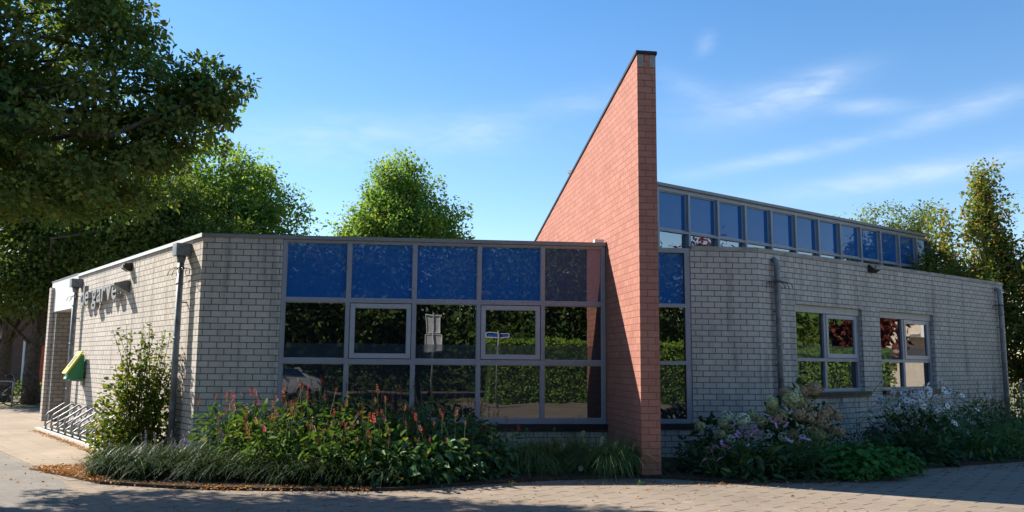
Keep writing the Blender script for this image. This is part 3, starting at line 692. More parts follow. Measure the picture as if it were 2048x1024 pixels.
def tree(label, cat, base, top, r0, ells, nc, per, cr, L, W, mat, nl=24, seed=0, group=None, name='tree', **kw):
    t = empty(name, base, label, cat, group)
    zm = kw.pop('zmin', 0.0); me, C = crown_mesh('crown', ells, nc, per, cr, L, W, M[mat], **kw)
    link('crown', me, t); limbs('trunk', base, top, r0, C, nl, t, M['bark'], seed, zmin=zm); return t

# ------------------------------------------------------------------ trees in view
BG = 'trees behind the building'
K_ = 1.10
def sc_(e): return [(tuple([c[0]*K_, c[1]*K_, EYE+(c[2]-EYE)*K_]), tuple(x*K_ for x in r)) for c, r in e]
tree('big near linden with dark leaves, its crown hanging into the upper left of the photo', 'tree', (-9.6, 11.7, 0), (-9.0, 11.7, 9.8), 0.28,
     sc_([((-7.85, 10.9, 7.4), (2.9, 2.3, 3.6)), ((-4.12, 11.25, 4.98), (0.50, 0.7, 0.68)), ((-4.75, 11.2, 4.9), (0.85, 0.95, 0.78)), ((-3.70, 11.25, 5.30), (0.13, 0.3, 0.28)), ((-5.35, 10.9, 5.95), (0.62, 0.8, 0.62)), ((-4.95, 11.1, 4.2), (0.55, 0.8, 0.6)), ((-6.4, 10.9, 4.75), (1.9, 1.5, 1.25)), ((-7.0, 10.9, 4.05), (2.3, 1.4, 0.72)), ((-5.7, 10.9, 3.72), (0.95, 1.1, 0.36)), ((-9.0, 11.2, 5.5), (2.2, 2.2, 2.0))]),
     1000, 115, 0.31, 0.088, 0.62, 'linden', 90, 3, full=True, zmin=5.0, name='linden_tree', shell=0.5, flat=0.55)
tree('linden outside the left edge whose dappled shade falls on the paving', 'tree', (-12.0, 5.6, 0), (-11.8, 5.6, 8.6), 0.26,
     [((-11.8, 5.4, 6.4), (3.4, 3.4, 3.2)), ((-10.0, 6.8, 5.4), (2.0, 1.8, 1.8)), ((-12.5, 8.2, 6.0), (2.0, 1.8, 2.2))], 420, 60, 0.75, 0.17, 0.62, 'linden', 40, 4, name='linden_tree')
tree('bright green maple behind the left end of the flat roof, right of the dark linden', 'tree', (-12.0, 34.5, 0), (-11.6, 34.5, 10.5), 0.28,
     [((-12.2, 34.5, 8.0), (2.6, 2.4, 2.6)), ((-10.2, 34.5, 7.4), (1.9, 2.0, 2.2)), ((-9.3, 34.3, 5.6), (1.8, 1.8, 1.3)), ((-13.8, 34.6, 6.4), (2.4, 2.2, 1.6)), ((-11.5, 34.5, 5.2), (3.0, 2.2, 1.4))],
     480, 130, 0.68, 0.155, 0.62, 'maple_green', 40, 5, name='maple_tree')
tree('bright green maple alone against the sky behind the middle of the flat roof', 'tree', (-4.8, 38, 0), (-4.7, 38, 10.5), 0.27,
     [((-4.9, 38, 8.8), (1.5, 1.5, 2.0)), ((-5.8, 38, 7.2), (1.9, 1.9, 1.5)), ((-3.8, 38, 7.3), (1.9, 1.9, 1.5)), ((-4.9, 38, 5.8), (2.9, 2.2, 1.5)), ((-2.6, 38, 6.0), (0.75, 0.9, 1.3)), ((-1.7, 38, 5.6), (0.5, 0.5, 0.45)), ((-7.3, 38, 5.6), (0.8, 0.8, 0.7))],
     480, 130, 0.66, 0.16, 0.62, 'maple_green', 40, 6, name='maple_tree')
tree('dark green tree with a thick straight trunk left of the brick entrance column', 'tree', (-17.2, 31.8, 0), (-17.0, 31.8, 9.0), 0.27,
     [((-16.5, 31.5, 7.4), (3.2, 2.6, 2.6)), ((-14.0, 31.0, 6.0), (2.4, 2.2, 2.0)), ((-17.2, 31.4, 5.0), (2.6, 2.2, 1.0)), ((-17.6, 30.6, 4.1), (2.4, 1.6, 0.7))], 440, 120, 0.8, 0.15, 0.62, 'dark_leaf', 40, 8, name='shade_tree')
tree('dark green tree whose trunk stands at the left edge of the photo', 'tree', (-19.3, 33.6, 0), (-19.1, 33.6, 9.0), 0.28,
     [((-19.3, 33.4, 7.4), (3.0, 2.4, 2.8)), ((-20.5, 33.2, 5.0), (2.2, 2.0, 1.1)), ((-18.2, 33.0, 5.2), (2.0, 2.0, 1.0))], 400, 120, 0.8, 0.15, 0.62, 'dark_leaf', 34, 9, name='shade_tree')
tree('dark green tree right behind the canopy and sunlit side wall', 'tree', (-13.2, 30.6, 0), (-13.0, 30.6, 8.0), 0.26,
     [((-12.9, 30.4, 6.6), (2.4, 2.0, 2.4)), ((-12.2, 30.4, 4.6), (2.2, 2.0, 1.6)), ((-10.6, 30.6, 5.0), (1.6, 1.6, 1.6))], 380, 120, 0.75, 0.15, 0.62, 'dark_leaf', 30, 10, name='shade_tree')
tree('pale airy tree rising far behind the right part of the clerestory', 'tree', (25.0, 58, 0), (25.0, 58, 10.5), 0.25,
     [((25.0, 58, 11.0), (2.2, 2, 1.5)), ((27.6, 58, 11.2), (1.3, 1.5, 1.3)), ((22.8, 58, 10.2), (1.2, 1.3, 1.2)), ((26.3, 58, 9.4), (2.8, 2, 1.4))], 150, 40, 0.75, 0.22, 0.55, 'pale_leaf', 40, 12, name='ash_tree')
tree('upright tree turning red and orange behind the far end of the right wing', 'tree', (14.6, 26.6, 0), (14.65, 26.6, 6.9), 0.10,
     [((14.65, 26.6, 6.5), (0.55, 0.5, 1.4)), ((14.65, 26.6, 7.2), (0.32, 0.3, 0.75)), ((14.6, 26.6, 6.2), (0.6, 0.5, 1.1)), ((14.7, 26.6, 5.2), (0.95, 0.8, 1.3)), ((13.15, 26.5, 5.2), (0.5, 0.5, 1.45)), ((12.75, 26.3, 4.6), (0.55, 0.6, 0.8)), ((13.7, 26.5, 4.2), (1.45, 1.2, 1.1)), ((15.4, 26.5, 4.6), (0.8, 0.8, 0.9)), ((15.0, 26.6, 3.6), (1.3, 1.2, 1.2)), ((14.2, 26.2, 2.5), (1.3, 1, 1.0)), ((13.1, 26.0, 3.7), (1.0, 0.9, 0.9)), ((15.2, 26.4, 1.6), (1.6, 1, 1.3)), ((15.6, 26.7, 6.3), (0.10, 0.2, 0.6))],
     460, 62, 0.34, 0.125, 0.58, 'autumn', 90, 14, name='maple_tree', flat=1.1, shell=0.6)
tree('dark tree with rusty leaves at the right edge of the photo', 'tree', (16.1, 25.8, 0), (16.2, 25.8, 6.4), 0.12,
     [((16.2, 25.8, 4.9), (0.7, 0.7, 1.4)), ((16.0, 25.8, 3.5), (1.2, 1.1, 1.2)), ((15.6, 25.4, 2.4), (1.1, 1.0, 0.9)), ((16.0, 25.4, 1.4), (1.2, 1, 1.0))], 280, 64, 0.45, 0.135, 0.58, 'autumn', 50, 15, name='maple_tree')

# ------------------------------------------------------------------ left background
BB = empty('brick_building', (-26, 44, 0), 'dark red brick building far left behind the tree trunks', 'building')
WB = Wall((-40, 40.5), 86, 1)
mb = MB(); mb.wbox(WB, 0, 30, 0, 3.9, -6, 0); mb.build('wall', M['brown_brick'], BB)
mb = MB(); mb.wbox(WB, -0.2, 30.2, 3.9, 4.2, -6.2, 0.2); mb.build('roof_edge', M['pale_panel'], BB)
mb = MB(); mb.wbox(WB, 17.70, 18.3, 0.5, 2.4, 0.003, 0.06); mb.build('orange_panel', M['orange'], BB)
mb = MB(); mb.wbox(WB, 16.97, 17.06, 0, 2.5, 0.003, 0.10); mb.build('post', M['white_frame'], BB)
def bicycle(name, loc, rz, label, frame_mat='dark', group=None):
    b = empty(name, loc, label, 'bicycle', group); b.rotation_euler = (0, 0, rz)
    def part(n, mb, mats, par=b):
        return link(n, mb.mesh(n, mats), par, (0, 0, 0))
    for x in (-0.52, 0.52):
        mb = MB(); mb.tube([V(x+0.335*cos(a), 0, 0.35+0.335*sin(a)) for a in np.linspace(0, 2*pi, 25)], 0.02, 6, 0, False)
        w = part('wheel', mb, M['tyre']); mb = MB(); mb.tube([V(x, -0.04, 0.35), V(x, 0.04, 0.35)], 0.025, 8)
        for k in range(10): mb.tube([V(x, 0, 0.35), V(x+0.32*cos(k*pi/5), 0, 0.35+0.32*sin(k*pi/5))], 0.002, 4)
        part('spokes', mb, M['galv'], w)
    mb = MB()
    for p in ([(-0.52, 0, 0.35), (-0.08, 0, 0.30)], [(-0.52, 0, 0.35), (-0.22, 0, 0.78)], [(-0.08, 0, 0.30), (-0.25, 0, 0.92)], [(-0.08, 0, 0.30), (0.36, 0, 0.72)], [(-0.22, 0, 0.76), (0.34, 0, 0.80)], [(0.52, 0, 0.35), (0.40, 0, 0.66), (0.32, 0, 1.02)]):
        mb.tube([V(*q) for q in p], 0.016, 7)
    part('frame', mb, M[frame_mat])
    mb = MB(); mb.tube([V(0.32, 0, 1.02), V(0.36, 0, 1.06)], 0.014, 6); mb.tube(round_path([V(0.16, -0.30, 1.04), V(0.34, -0.20, 1.07), V(0.36, 0, 1.06), V(0.34, 0.20, 1.07), V(0.16, 0.30, 1.04)]), 0.012, 6); part('handlebar', mb, M['dark'])
    mb = MB(); mb.tube([V(-0.40, 0, 0.96), V(-0.30, 0, 0.98), V(-0.18, 0, 0.96), V(-0.10, 0, 0.95)], [0.075, 0.08, 0.04, 0.02], 8); part('saddle', mb, M['dark'])
    mb = MB(); mb.wbox(Wall((-0.72, -0.07), 90, -1), 0, 0.38, 0.70, 0.715, -0.14, 0.0); mb.tube([V(-0.6, 0.06, 0.70), V(-0.52, 0.05, 0.36)], 0.006, 5); part('carrier', mb, M['dark'])
    return b
bicycle('bicycle', (-17.55, 31.5, 0), R(20), 'dark parked bicycle nearest the left trunk, rightmost of the three', group='bicycles under the trees')
bicycle('bicycle', (-17.75, 30.9, 0), R(28), 'dark parked bicycle in the middle of the three by the left trunk', 'fascia', group='bicycles under the trees')
bicycle('bicycle', (-17.6, 30.2, 0), R(15), 'dark parked bicycle at the left edge of the photo', group='bicycles under the trees')
bicycle('bicycle', (-15.3, 32.6, 0), R(70), 'bicycle standing behind the brick entrance column', 'galv')
mb = MB(); mb.tube(round_path([V(-16.75, 29.8, 0), V(-16.75, 29.8, 0.85), V(-18.2, 29.5, 0.85), V(-18.2, 29.5, 0)]), 0.03, 8)
tag(mb.build('bicycle_rail', M['galv']), 'low grey tube rail in front of the bicycles under the trees', 'rail')

# ------------------------------------------------------------------ planting helpers
def leafy(base, n, rad, h, L, W, mat, parent, name='foliage', full=True, up=0.8, dome=0.55, hang=0.2, hmin=0.1, ex=(1, 1), shell=0.38):
    """a dome of leaves over base, leaf tips outwards; everything rooted by stems added elsewhere"""
    d = sph(n); d[:, 2] = np.abs(d[:, 2]); q = rng.rand(n, 1)**shell
    pos = d*q*V(rad*ex[0], rad*ex[1], h)
    pos[:, 2] = np.maximum(pos[:, 2], hmin*h*rng.rand(n)); pos += np.array(base)
    pos += rng.randn(n, 3)*V(rad, rad, h)*0.05
    pos[:, 2] = np.maximum(pos[:, 2], base[2]+0.015)
    tip = d+rng.randn(n, 3)*0.55; tip[:, 2] -= hang
    nor = rng.randn(n, 3)*0.45+d*0.6; nor[:, 2] += up
    ln = L*(0.55+0.75*rng.rand(n)); v, f = leaf_arrays(pos, tip, nor, ln, ln*W, full)
    return link(name, np_mesh(name, [(v, f, 0)], M[mat]), parent)
def stems(base, n, rad, h, r, mat, parent, ex=(1, 1), name='stems'):
    mb = MB(); tops = []
    for i in range(n):
        a = rnd.random()*2*pi; q = rnd.random()**0.6; hh = h*(0.65+0.4*rnd.random())*(1-0.35*q)
        b = V(base[0]+cos(a)*q*rad*0.35*ex[0], base[1]+sin(a)*q*rad*0.35*ex[1], base[2]-0.02); t = V(base[0]+cos(a)*q*rad*ex[0], base[1]+sin(a)*q*rad*ex[1], base[2]+hh)
        mb.tube([b, (b+t)/2+V(cos(a), sin(a), 0)*-0.03, t], [r, r*0.8, r*0.5], 5, caps=False); tops.append(t)
    mb.build(name, M[mat], parent); return tops
def spike_mesh(name, mat, L=0.085, r=0.011, n=46, stemL=0.22):
    t = rng.rand(n); a = rng.rand(n)*2*pi; rr = r*(0.35+0.9*np.sin(pi*np.clip(t*0.9+0.08, 0, 1)))
    pos = np.stack([np.cos(a)*rr*0.6, np.sin(a)*rr*0.6, stemL+t*L], 1); tip = np.stack([np.cos(a), np.sin(a), 0.5+0*a], 1); nor = np.stack([np.cos(a), np.sin(a), 1.2+0*a], 1)
    v, f = leaf_arrays(pos, tip, nor, 0.014, 0.011, False)
    mb = MB(); mb.tube([V(0, 0, 0), V(0.006, 0, stemL*0.5), V(0, 0, stemL+L*0.9)], [0.003, 0.0025, 0.002], 4, caps=False)
    return np_mesh(name, [(v, f, 0), (np.array(mb.v), np.array([q for q in mb.f]), 1)], [M[mat], M['stem']])
def put(name, me, parent, p, rot=(0, 0, 0), sc=1.0):
    o = bpy.data.objects.new(name, me); COL.objects.link(o); o.parent = parent
    o.location = Vector(p)-parent.location; o.rotation_euler = rot; o.scale = (sc, sc, sc); return o
SPK = {k: [spike_mesh('flower_spike', k) for _ in range(2)] for k in ('pink_spike', 'rust_spike', 'dull_spike')}
def spikes(parent, pts, kinds):
    for p in pts:
        k = rnd.choice(kinds); put('flower_spike', rnd.choice(SPK[k]), parent, p, (rnd.gauss(0, 0.22), rnd.gauss(0, 0.22), rnd.random()*6), 0.75+0.75*rnd.random())

Z0 = 0.03
# --- tall leafy shrub by the corner
SH = empty('shrub', (-6.15, 14.75, Z0), 'loose yellow green shrub with bare upper twigs beside the corner downpipe', 'shrub')
leafy((-6.2, 14.70, Z0), 2600, 0.72, 1.55, 0.09, 0.66, 'shrub', SH, ex=(1.0, 0.7), shell=0.5)
mb = MB(); tp = []; td = []
for i in range(34):
    a = rnd.random()*2*pi; q = rnd.random()**0.7*0.55; h = 1.35+rnd.random()*1.15*(1-q*0.5)
    b = V(-6.15+0.1*cos(a), 14.75+0.07*sin(a), 0.0); t = V(-6.05+q*cos(a)*1.25, 14.75+0.6*q*sin(a), h)
    m_ = (b+t)/2+V(rnd.gauss(0, 0.06), rnd.gauss(0, 0.04), 0.1); path = [b, (b+m_)/2, m_, (m_+t)/2+V(rnd.gauss(0, .03), 0, 0.03), t]
    mb.tube(path, [0.011, 0.009, 0.007, 0.005, 0.003], 5, caps=False)
    for k in range(34):
        s_ = 0.35+0.65*rnd.random(); j = min(int(s_*4), 3); p = path[j]+(path[j+1]-path[j])*(s_*4-j); tp.append(p+V(rnd.gauss(0, .03), rnd.gauss(0, .03), rnd.gauss(0, .02))); td.append((rnd.gauss(0, 1), rnd.gauss(0, 1), rnd.gauss(-0.1, 0.5)))
mb.build('twigs', M['twig'], SH)
n = len(tp); ln = 0.075*(0.6+0.6*rng.rand(n)); v, f = leaf_arrays(np.array(tp), np.array(td), rng.randn(n, 3)*0.5+V(0, 0, 0.8), ln, ln*0.62)
link('upper_leaves', np_mesh('upper_leaves', [(v, f, 0)], M['shrub']), SH)

# --- red bistort, the big sunlit clump
def bistort(label, cs, mat, kinds, nspk, L, per, hs=1.0):
    B = empty('red_bistort', (*cs[0][:2], Z0), label, 'flowering plant')
    parts = []
    for (x, y, rx, ry, h) in cs:
        n = int(per*rx*ry*6); d = sph(n); d[:, 2] = np.abs(d[:, 2]); q = rng.rand(n, 1)**0.42
        pos = d*q*V(rx, ry, h); pos[:, 2] = np.maximum(pos[:, 2], 0.12*h*rng.rand(n)+0.02); pos += V(x, y, Z0)+rng.randn(n, 3)*0.04; pos[:, 2] = np.maximum(pos[:, 2], 0.07)
        tip = d*V(1, 1, 0.4)+rng.randn(n, 3)*0.5; tip[:, 2] -= 0.25; nor = rng.randn(n, 3)*0.4+d*0.4; nor[:, 2] += 0.9
        ln = L*(0.5+0.75*rng.rand(n)); parts.append((*leaf_arrays(pos, tip, nor, ln, ln*0.55, True, 0.2, 0.2), 0))
    link('foliage', np_mesh('foliage', parts, M[mat]), B)
    mb = MB(); pts = []
    tot = sum(c[2]*c[3] for c in cs)
    for (x, y, rx, ry, h) in cs:
        for i in range(max(2, int(nspk*rx*ry/tot))):
            a = rnd.random()*2*pi; q = rnd.random()**0.5*0.95; zz = h*math.sqrt(max(0.05, 1-q*q))
            pts.append(V(x+q*rx*cos(a), y+q*ry*sin(a), Z0+zz*(0.86+0.12*rnd.random())))
        for i in range(int(14*rx*ry/0.3)+3):
            a = rnd.random()*2*pi; q = rnd.random()**0.5*0.9; zz = h*math.sqrt(max(0.05, 1-q*q)); mb.tube([V(x+q*rx*cos(a)*0.5, y+q*ry*sin(a)*0.5, 0), V(x+q*rx*cos(a), y+q*ry*sin(a), zz)], [0.006, 0.003], 5, caps=False)
    mb.build('stems', M['stem'], B); spikes(B, pts, kinds); return B
bistort('wide sunlit bistort clump with pink and orange flower spikes below the blue panels',
        [(-4.25, 13.2, 0.55, 0.55, 0.95), (-3.6, 12.9, 0.65, 0.7, 1.02), (-2.9, 12.75, 0.7, 0.8, 1.05), (-2.2, 12.7, 0.7, 0.8, 1.03), (-1.75, 12.35, 0.6, 0.7, 0.85), (-3.1, 12.2, 0.65, 0.5, 0.72), (-2.3, 12.0, 0.6, 0.5, 0.70), (-3.8, 13.45, 0.7, 0.4, 0.95), (-2.6, 13.4, 0.9, 0.4, 1.0)], 'bistort', ['pink_spike', 'pink_spike', 'rust_spike', 'rust_spike', 'dull_spike'], 175, 0.125, 250)
bistort('shaded bistort clump with drooping heart shaped leaves left of the fountain grasses',
        [(-1.35, 13.0, 0.7, 0.7, 0.95), (-0.75, 12.9, 0.6, 0.6, 0.85), (-0.95, 12.2, 0.6, 0.5, 0.62), (-1.45, 11.85, 0.55, 0.4, 0.55), (-0.3, 12.9, 0.5, 0.5, 0.72), (-1.2, 13.6, 0.9, 0.4, 1.0), (-0.4, 12.6, 0.4, 0.35, 0.5)], 'heart_leaf', ['dull_spike', 'dull_spike', 'dull_spike', 'pink_spike'], 95, 0.14, 210)
# --- liriope edging: one mass of strap leaves
def strap_mass(name, pts, per, L, W, mat, curve=0.9, spread=0.9, jitter=0.1):
    base = []; dr = []; ln = []
    for (x, y, s_) in pts:
        a = rng.rand(per)*2*pi; b = np.stack([x+rng.randn(per)*jitter*s_, y+rng.randn(per)*jitter*s_, np.full(per, Z0-0.01)], 1)
        d = np.stack([np.cos(a)*spread*rng.rand(per), np.sin(a)*spread*rng.rand(per), np.full(per, 1.0)], 1); base.append(b); dr.append(d); ln.append(L*s_*(0.65+0.6*rng.rand(per)))
    v, f = blades(np.concatenate(base), np.concatenate(dr), np.concatenate(ln), W, curve, 5)
    return np_mesh(name, [(v, f, 0)], M[mat])
pts = [(-5.55+0.27*i+rnd.gauss(0, 0.05), 12.28-0.045*i+rnd.gauss(0, 0.05)+0.33*j, 1.0+0.15*rnd.random()) for i in range(13) for j in range(3)]
pts += [(-5.35+0.3*i+rnd.gauss(0, 0.05), 13.25+rnd.gauss(0, 0.1), 1.0) for i in range(4)] + [(-2.2+0.25*i, 11.75, 0.8) for i in range(4)] + [(-5.75, 12.75, 0.9), (-5.6, 13.1, 0.9), (-5.8, 13.4, .8)]
LR = tag(link('liriope_border', strap_mass('liriope_border', pts, 170, 0.62, 0.013, 'liriope', 0.85, 0.62)), 'dark green strap leaved grass edging along the front left of the bed', 'ornamental grass', kind='stuff')
# --- lilac seed spikes stand over the liriope
mb_s = spike_mesh('flower_spike', 'lilac', 0.10, 0.007, 34, 0.40)
LS = empty('lilac_spikes', (-5.0, 12.6, Z0), 'thin pale lilac flower spikes standing over the dark grass edging', 'flowers')
for i in range(40):
    put('flower_spike', mb_s, LS, (-5.6+rnd.random()*2.2, 12.35+rnd.random()*0.9, Z0), (rnd.gauss(0, .15), rnd.gauss(0, .15), 0), 0.85+0.3*rnd.random())
# --- fountain grasses
def fountain(label, x, y, s_, nb=14):
    G = empty('fountain_grass', (x, y, Z0), label, 'ornamental grass', 'fountain grasses left of the red wall')
    link('foliage', strap_mass('foliage', [(x, y, s_), (x-0.12, y-0.08, s_*0.9), (x+0.13, y, s_*0.9)], 650, 0.92, 0.007, 'fountain', 0.9, 0.85, 0.09), G)
    me = spike_mesh('flower_brush', 'brush', 0.11, 0.018, 110, 0.02)
    for i in range(nb):
        a = rnd.gauss(-pi/2, 1.3); q = 0.22+0.30*rnd.random()
        put('flower_brush', me, G, (x+cos(a)*q*s_, y+sin(a)*q*s_, Z0+s_*(0.20+0.30*rnd.random())), (rnd.gauss(0, 0.5), rnd.gauss(0, 0.5), 0), 0.9+0.4*rnd.random())
fountain('fountain grass with pale brushes next to the heart shaped leaves, leftmost of the three', 0.32, 13.35, 1.0)
fountain('low fountain grass in the middle of the three, behind the round lid', 0.85, 13.75, 0.95)
fountain('dense fountain grass right against the foot of the red wall', 1.48, 13.15, 1.05, 10)
g = empty('grass_tuft', (0.62, 12.85, Z0), 'small bright grass tuft in front of the fountain grasses', 'grass tuft')
link('blades', strap_mass('blades', [(0.62, 12.85, 1)], 60, 0.30, 0.008, 'fountain', 0.8, 0.9, 0.03), g)
mb = MB(); mb.tube([V(1.02, 12.98, 0.10), V(1.026, 12.955, 0.108)], 0.038, 18); tag(mb.build('round_lid', M['header']), 'small pale round lid lying between the fountain grasses', 'lid')
# --- right bed
def herb(name, label, cat, base, n, rad, h, L, W, mat, ns=14, ex=(1, 1), **kw):
    H = empty(name, base, label, cat); leafy(base, n, rad, h, L, W, mat, H, ex=ex, **kw); stems(base, ns, rad*0.8, h*0.9, 0.005, 'stem', H, ex); return H
herb('small_shrub', 'small dark leafy plant under the narrow window right of the red wall', 'plant', (2.78, 13.35, Z0), 420, 0.38, 0.42, 0.085, 0.5, 'dark_herb')
def floret_head(name, mat, r=0.09, n=170):
    d = sph(n); d[:, 2] = d[:, 2]*0.85+0.05; pos = d*r*(0.9+0.15*rng.rand(n, 1)); parts = []
    for k in range(2):
        t = nrm(rng.randn(n, 3)); t = nrm(t-d*np.sum(t*d, 1, keepdims=True)); parts.append((*leaf_arrays(pos-t*0.014, t, d, 0.03, 0.028, False, 0.1, 0.2), 0))
    mb = MB(); mb.tube([V(0, 0, -0.24), V(0, 0, 0)], [0.004, 0.003], 5, caps=False); parts.append((np.array(mb.v), np.array(mb.f), 1))
    return np_mesh(name, parts, [M[mat], M['stem']])
HM = {k: [floret_head('flower_head', k) for _ in range(2)] for k in ('hyd_pale', 'hyd_green', 'hyd_tan')}
def wpt(px, py, y): # photo pixel at depth y, worked out once for the flower heads
    a = (px-1024)/1746.9; return (a*y, y, EYE+(744-py)/1746.9*y*1.005)
def hydrangea(label, base, n, rad, h, heads, ex=(1, 1)):
    H = empty('hydrangea', base, label, 'flowering shrub'); leafy(base, n, rad, h, 0.115, 0.62, 'dark_herb', H, ex=ex)
    stems(base, 18, rad*0.85, h*0.95, 0.006, 'twig', H, ex)
    for px, py, y, k, s_ in heads:
        put('flower_head', rnd.choice(HM[k]), H, wpt(px, py, y), (rnd.gauss(0, .35), rnd.gauss(0, .35), rnd.random()*6), s_*1.12)
z7 = lambda x, y: (1380+x/2.56, 580+y/2.56)
A = [(178, 680, 'hyd_pale', 1.05), (258, 695, 'hyd_pale', 1.25), (153, 712, 'hyd_green', .85), (188, 742, 'hyd_green', .9), (143, 765, 'hyd_green', .8), (190, 790, 'hyd_pale', .85), (40, 730, 'hyd_green', .9), (310, 672, 'hyd_green', 1.05), (352, 702, 'hyd_green', 1.0)]
hydrangea('hydrangea with round pale mint flower heads right of the narrow window', (3.35, 14.35, Z0), 420, 0.55, 0.78, [(*z7(x, y), 13.9+0.25*rnd.random(), k, s_) for x, y, k, s_ in A], (1.15, 0.7))
Bh = [(448, 685, 'hyd_tan', 1.0), (412, 645, 'hyd_green', 1.15), (410, 610, 'hyd_green', 1.0), (478, 553, 'hyd_tan', .95), (512, 592, 'hyd_green', 1.6), (555, 618, 'hyd_green', .9), (580, 550, 'hyd_tan', 1.0), (627, 538, 'hyd_tan', 1.25), (578, 632, 'hyd_tan', 1.1), (550, 668, 'hyd_tan', 1.25), (607, 682, 'hyd_tan', 1.25), (690, 648, 'hyd_tan', 1.2), (735, 672, 'hyd_tan', .9), (662, 704, 'hyd_tan', 1.1), (665, 668, 'hyd_tan', .95), (712, 742, 'hyd_tan', .85), (748, 752, 'hyd_tan', .8), (512, 765, 'hyd_tan', .95), (640, 765, 'hyd_tan', 1.0), (618, 745, 'hyd_tan', .8), (455, 662, 'hyd_green', .95), (460, 778, 'hyd_pale', .9)]
hydrangea('tall hydrangea with big tan and olive flower heads in front of the right downpipe', (4.72, 14.5, Z0), 780, 0.66, 1.18, [(*z7(x, y), 13.75+0.35*rnd.random(), k, s_) for x, y, k, s_ in Bh], (1.1, 0.7))
def daisy(name, petal, np_=13, L=0.05, W=0.3, drop=0.35, cone=0.017):
    a = np.linspace(0, 2*pi, np_, endpoint=False)+rng.randn(np_)*0.06; pos = np.stack([np.cos(a)*cone*0.6, np.sin(a)*cone*0.6, 0*a], 1); tip = np.stack([np.cos(a), np.sin(a), -drop+0*a], 1); nor = np.stack([np.cos(a)*drop, np.sin(a)*drop, 1+0*a], 1)
    v, f = leaf_arrays(pos, tip, nor, L, L*W, True, 0.08, 0.08)
    mb = MB(); mb.tube([V(0, 0, -0.004), V(0, 0, cone*0.5), V(0, 0, cone*0.95)], [cone, cone*0.85, cone*0.3], 8, caps=False); mc = MB(); mc.tube([V(0, 0.02, -0.3), V(0, 0.005, -0.15), V(0, 0, 0)], 0.003, 4, caps=False)
    return np_mesh(name, [(v, f, 0), (np.array(mb.v), np.array(mb.f), 1), (np.array(mc.v), np.array(mc.f), 2)], [M[petal], M['cone'], M['stem']])
dz = [daisy('flower_head', 'petal_pink') for _ in range(3)]
def coneflower(label, base, flowers):
    C = herb('coneflower', label, 'flowering plant', base, 260, 0.36, 0.42, 0.13, 0.3, 'dark_herb', 16)
    for x, y, dy in flowers: put('flower_head', rnd.choice(dz), C, wpt(*z7(x, y), dy), (0.65+rnd.gauss(0, .25), rnd.gauss(0, .3), rnd.random()*6), 1.0+0.3*rnd.random())
coneflower('pink coneflowers with dark centres low beside the small dark plant', (3.02, 12.95, Z0), [(95, 828, 12.9), (62, 885, 12.7), (135, 882, 12.7), (155, 808, 13.0), (120, 822, 12.9), (85, 838, 12.9), (180, 822, 12.9)])
coneflower('pink coneflowers crowded below the pale mint hydrangea heads', (3.6, 13.2, Z0), [(210, 715, 13.5), (240, 752, 13.3), (275, 765, 13.2), (315, 740, 13.2), (300, 757, 13.1), (275, 810, 13.1), (230, 768, 13.2), (330, 752, 13.2), (265, 748, 13.3), (385, 692, 13.5), (322, 738, 13.3), (215, 770, 13.2)])
coneflower('fading pink coneflowers in front of the tan hydrangea', (4.1, 13.15, Z0), [(410, 690, 13.4), (440, 705, 13.4), (470, 712, 13.3), (430, 718, 13.3), (555, 772, 13.1), (580, 780, 13.0), (495, 788, 13.0)])
herb('perennial', 'dark pointed leaves at the bed edge below the pink coneflowers', 'plant', (3.45, 12.72, Z0), 420, 0.52, 0.42, 0.17, 0.3, 'dark_herb', ex=(1.25, 0.7), hang=0.5)
herb('perennial', 'dark spreading leaves between the coneflowers and the green cranesbill', 'plant', (4.1, 12.75, Z0), 340, 0.42, 0.40, 0.16, 0.3, 'dark_herb', ex=(1.1, 0.7), hang=0.5)
# cranesbill: palmate leaves
def palmate(base, n, rad, h, mat, parent, ex, size=0.055):
    d = sph(n); d[:, 2] = np.abs(d[:, 2]); pos = d*(rng.rand(n, 1)**0.3)*V(rad*ex[0], rad*ex[1], h); pos += np.array(base); pos[:, 2] = np.maximum(pos[:, 2], 0.06); parts = []
    nor = rng.randn(n, 3)*0.35+d*0.6+V(0, 0, 0.8); nor = nrm(nor); t0 = rng.randn(n, 3); t0 = nrm(t0-nor*np.sum(t0*nor, 1, keepdims=True)); b0 = np.cross(nor, t0); s_ = size*(0.6+0.6*rng.rand(n))
    for a in (-1.9, -0.95, 0, 0.95, 1.9):
        t = t0*cos(a)+b0*sin(a); parts.append((*leaf_arrays(pos, t, nor, s_, s_*0.62, True, 0.06, 0.15), 0))
    link('foliage', np_mesh('foliage', parts, M[mat]), parent)
for lab, b, n, rad, h, ex in (('bright green cranesbill mound spilling over the pavement edge', (5.0, 12.95, Z0), 950, 0.62, 0.50, (1.2, 0.75)), ('lower cranesbill mound right of the bright one with yellowing leaves', (5.65, 13.45, Z0), 620, 0.5, 0.40, (1.2, 0.7))):
    G = empty('cranesbill', b, lab, 'plant'); palmate(b, n, rad, h, 'geranium', G, ex); stems(b, 14, rad*0.8, h*0.8, 0.003, 'stem', G, ex)
herb('feathery_plant', 'fine leaved green plant between the coneflowers and cranesbill', 'plant', (4.55, 13.35, Z0), 900, 0.45, 0.62, 0.10, 0.12, 'fountain', up=0.3, hang=-0.5)
SV = herb('salvia', 'salvia with dark upright seed spikes and lilac flowers below the first window', 'flowering plant', (6.0, 15.4, Z0), 420, 0.5, 0.55, 0.08, 0.4, 'dark_herb', ex=(1.2, 0.7))
me1 = spike_mesh('flower_spike', 'lilac', 0.20, 0.010, 60, 0.30); me2 = spike_mesh('seed_spike', 'dull_spike', 0.30, 0.013, 90, 0.35)
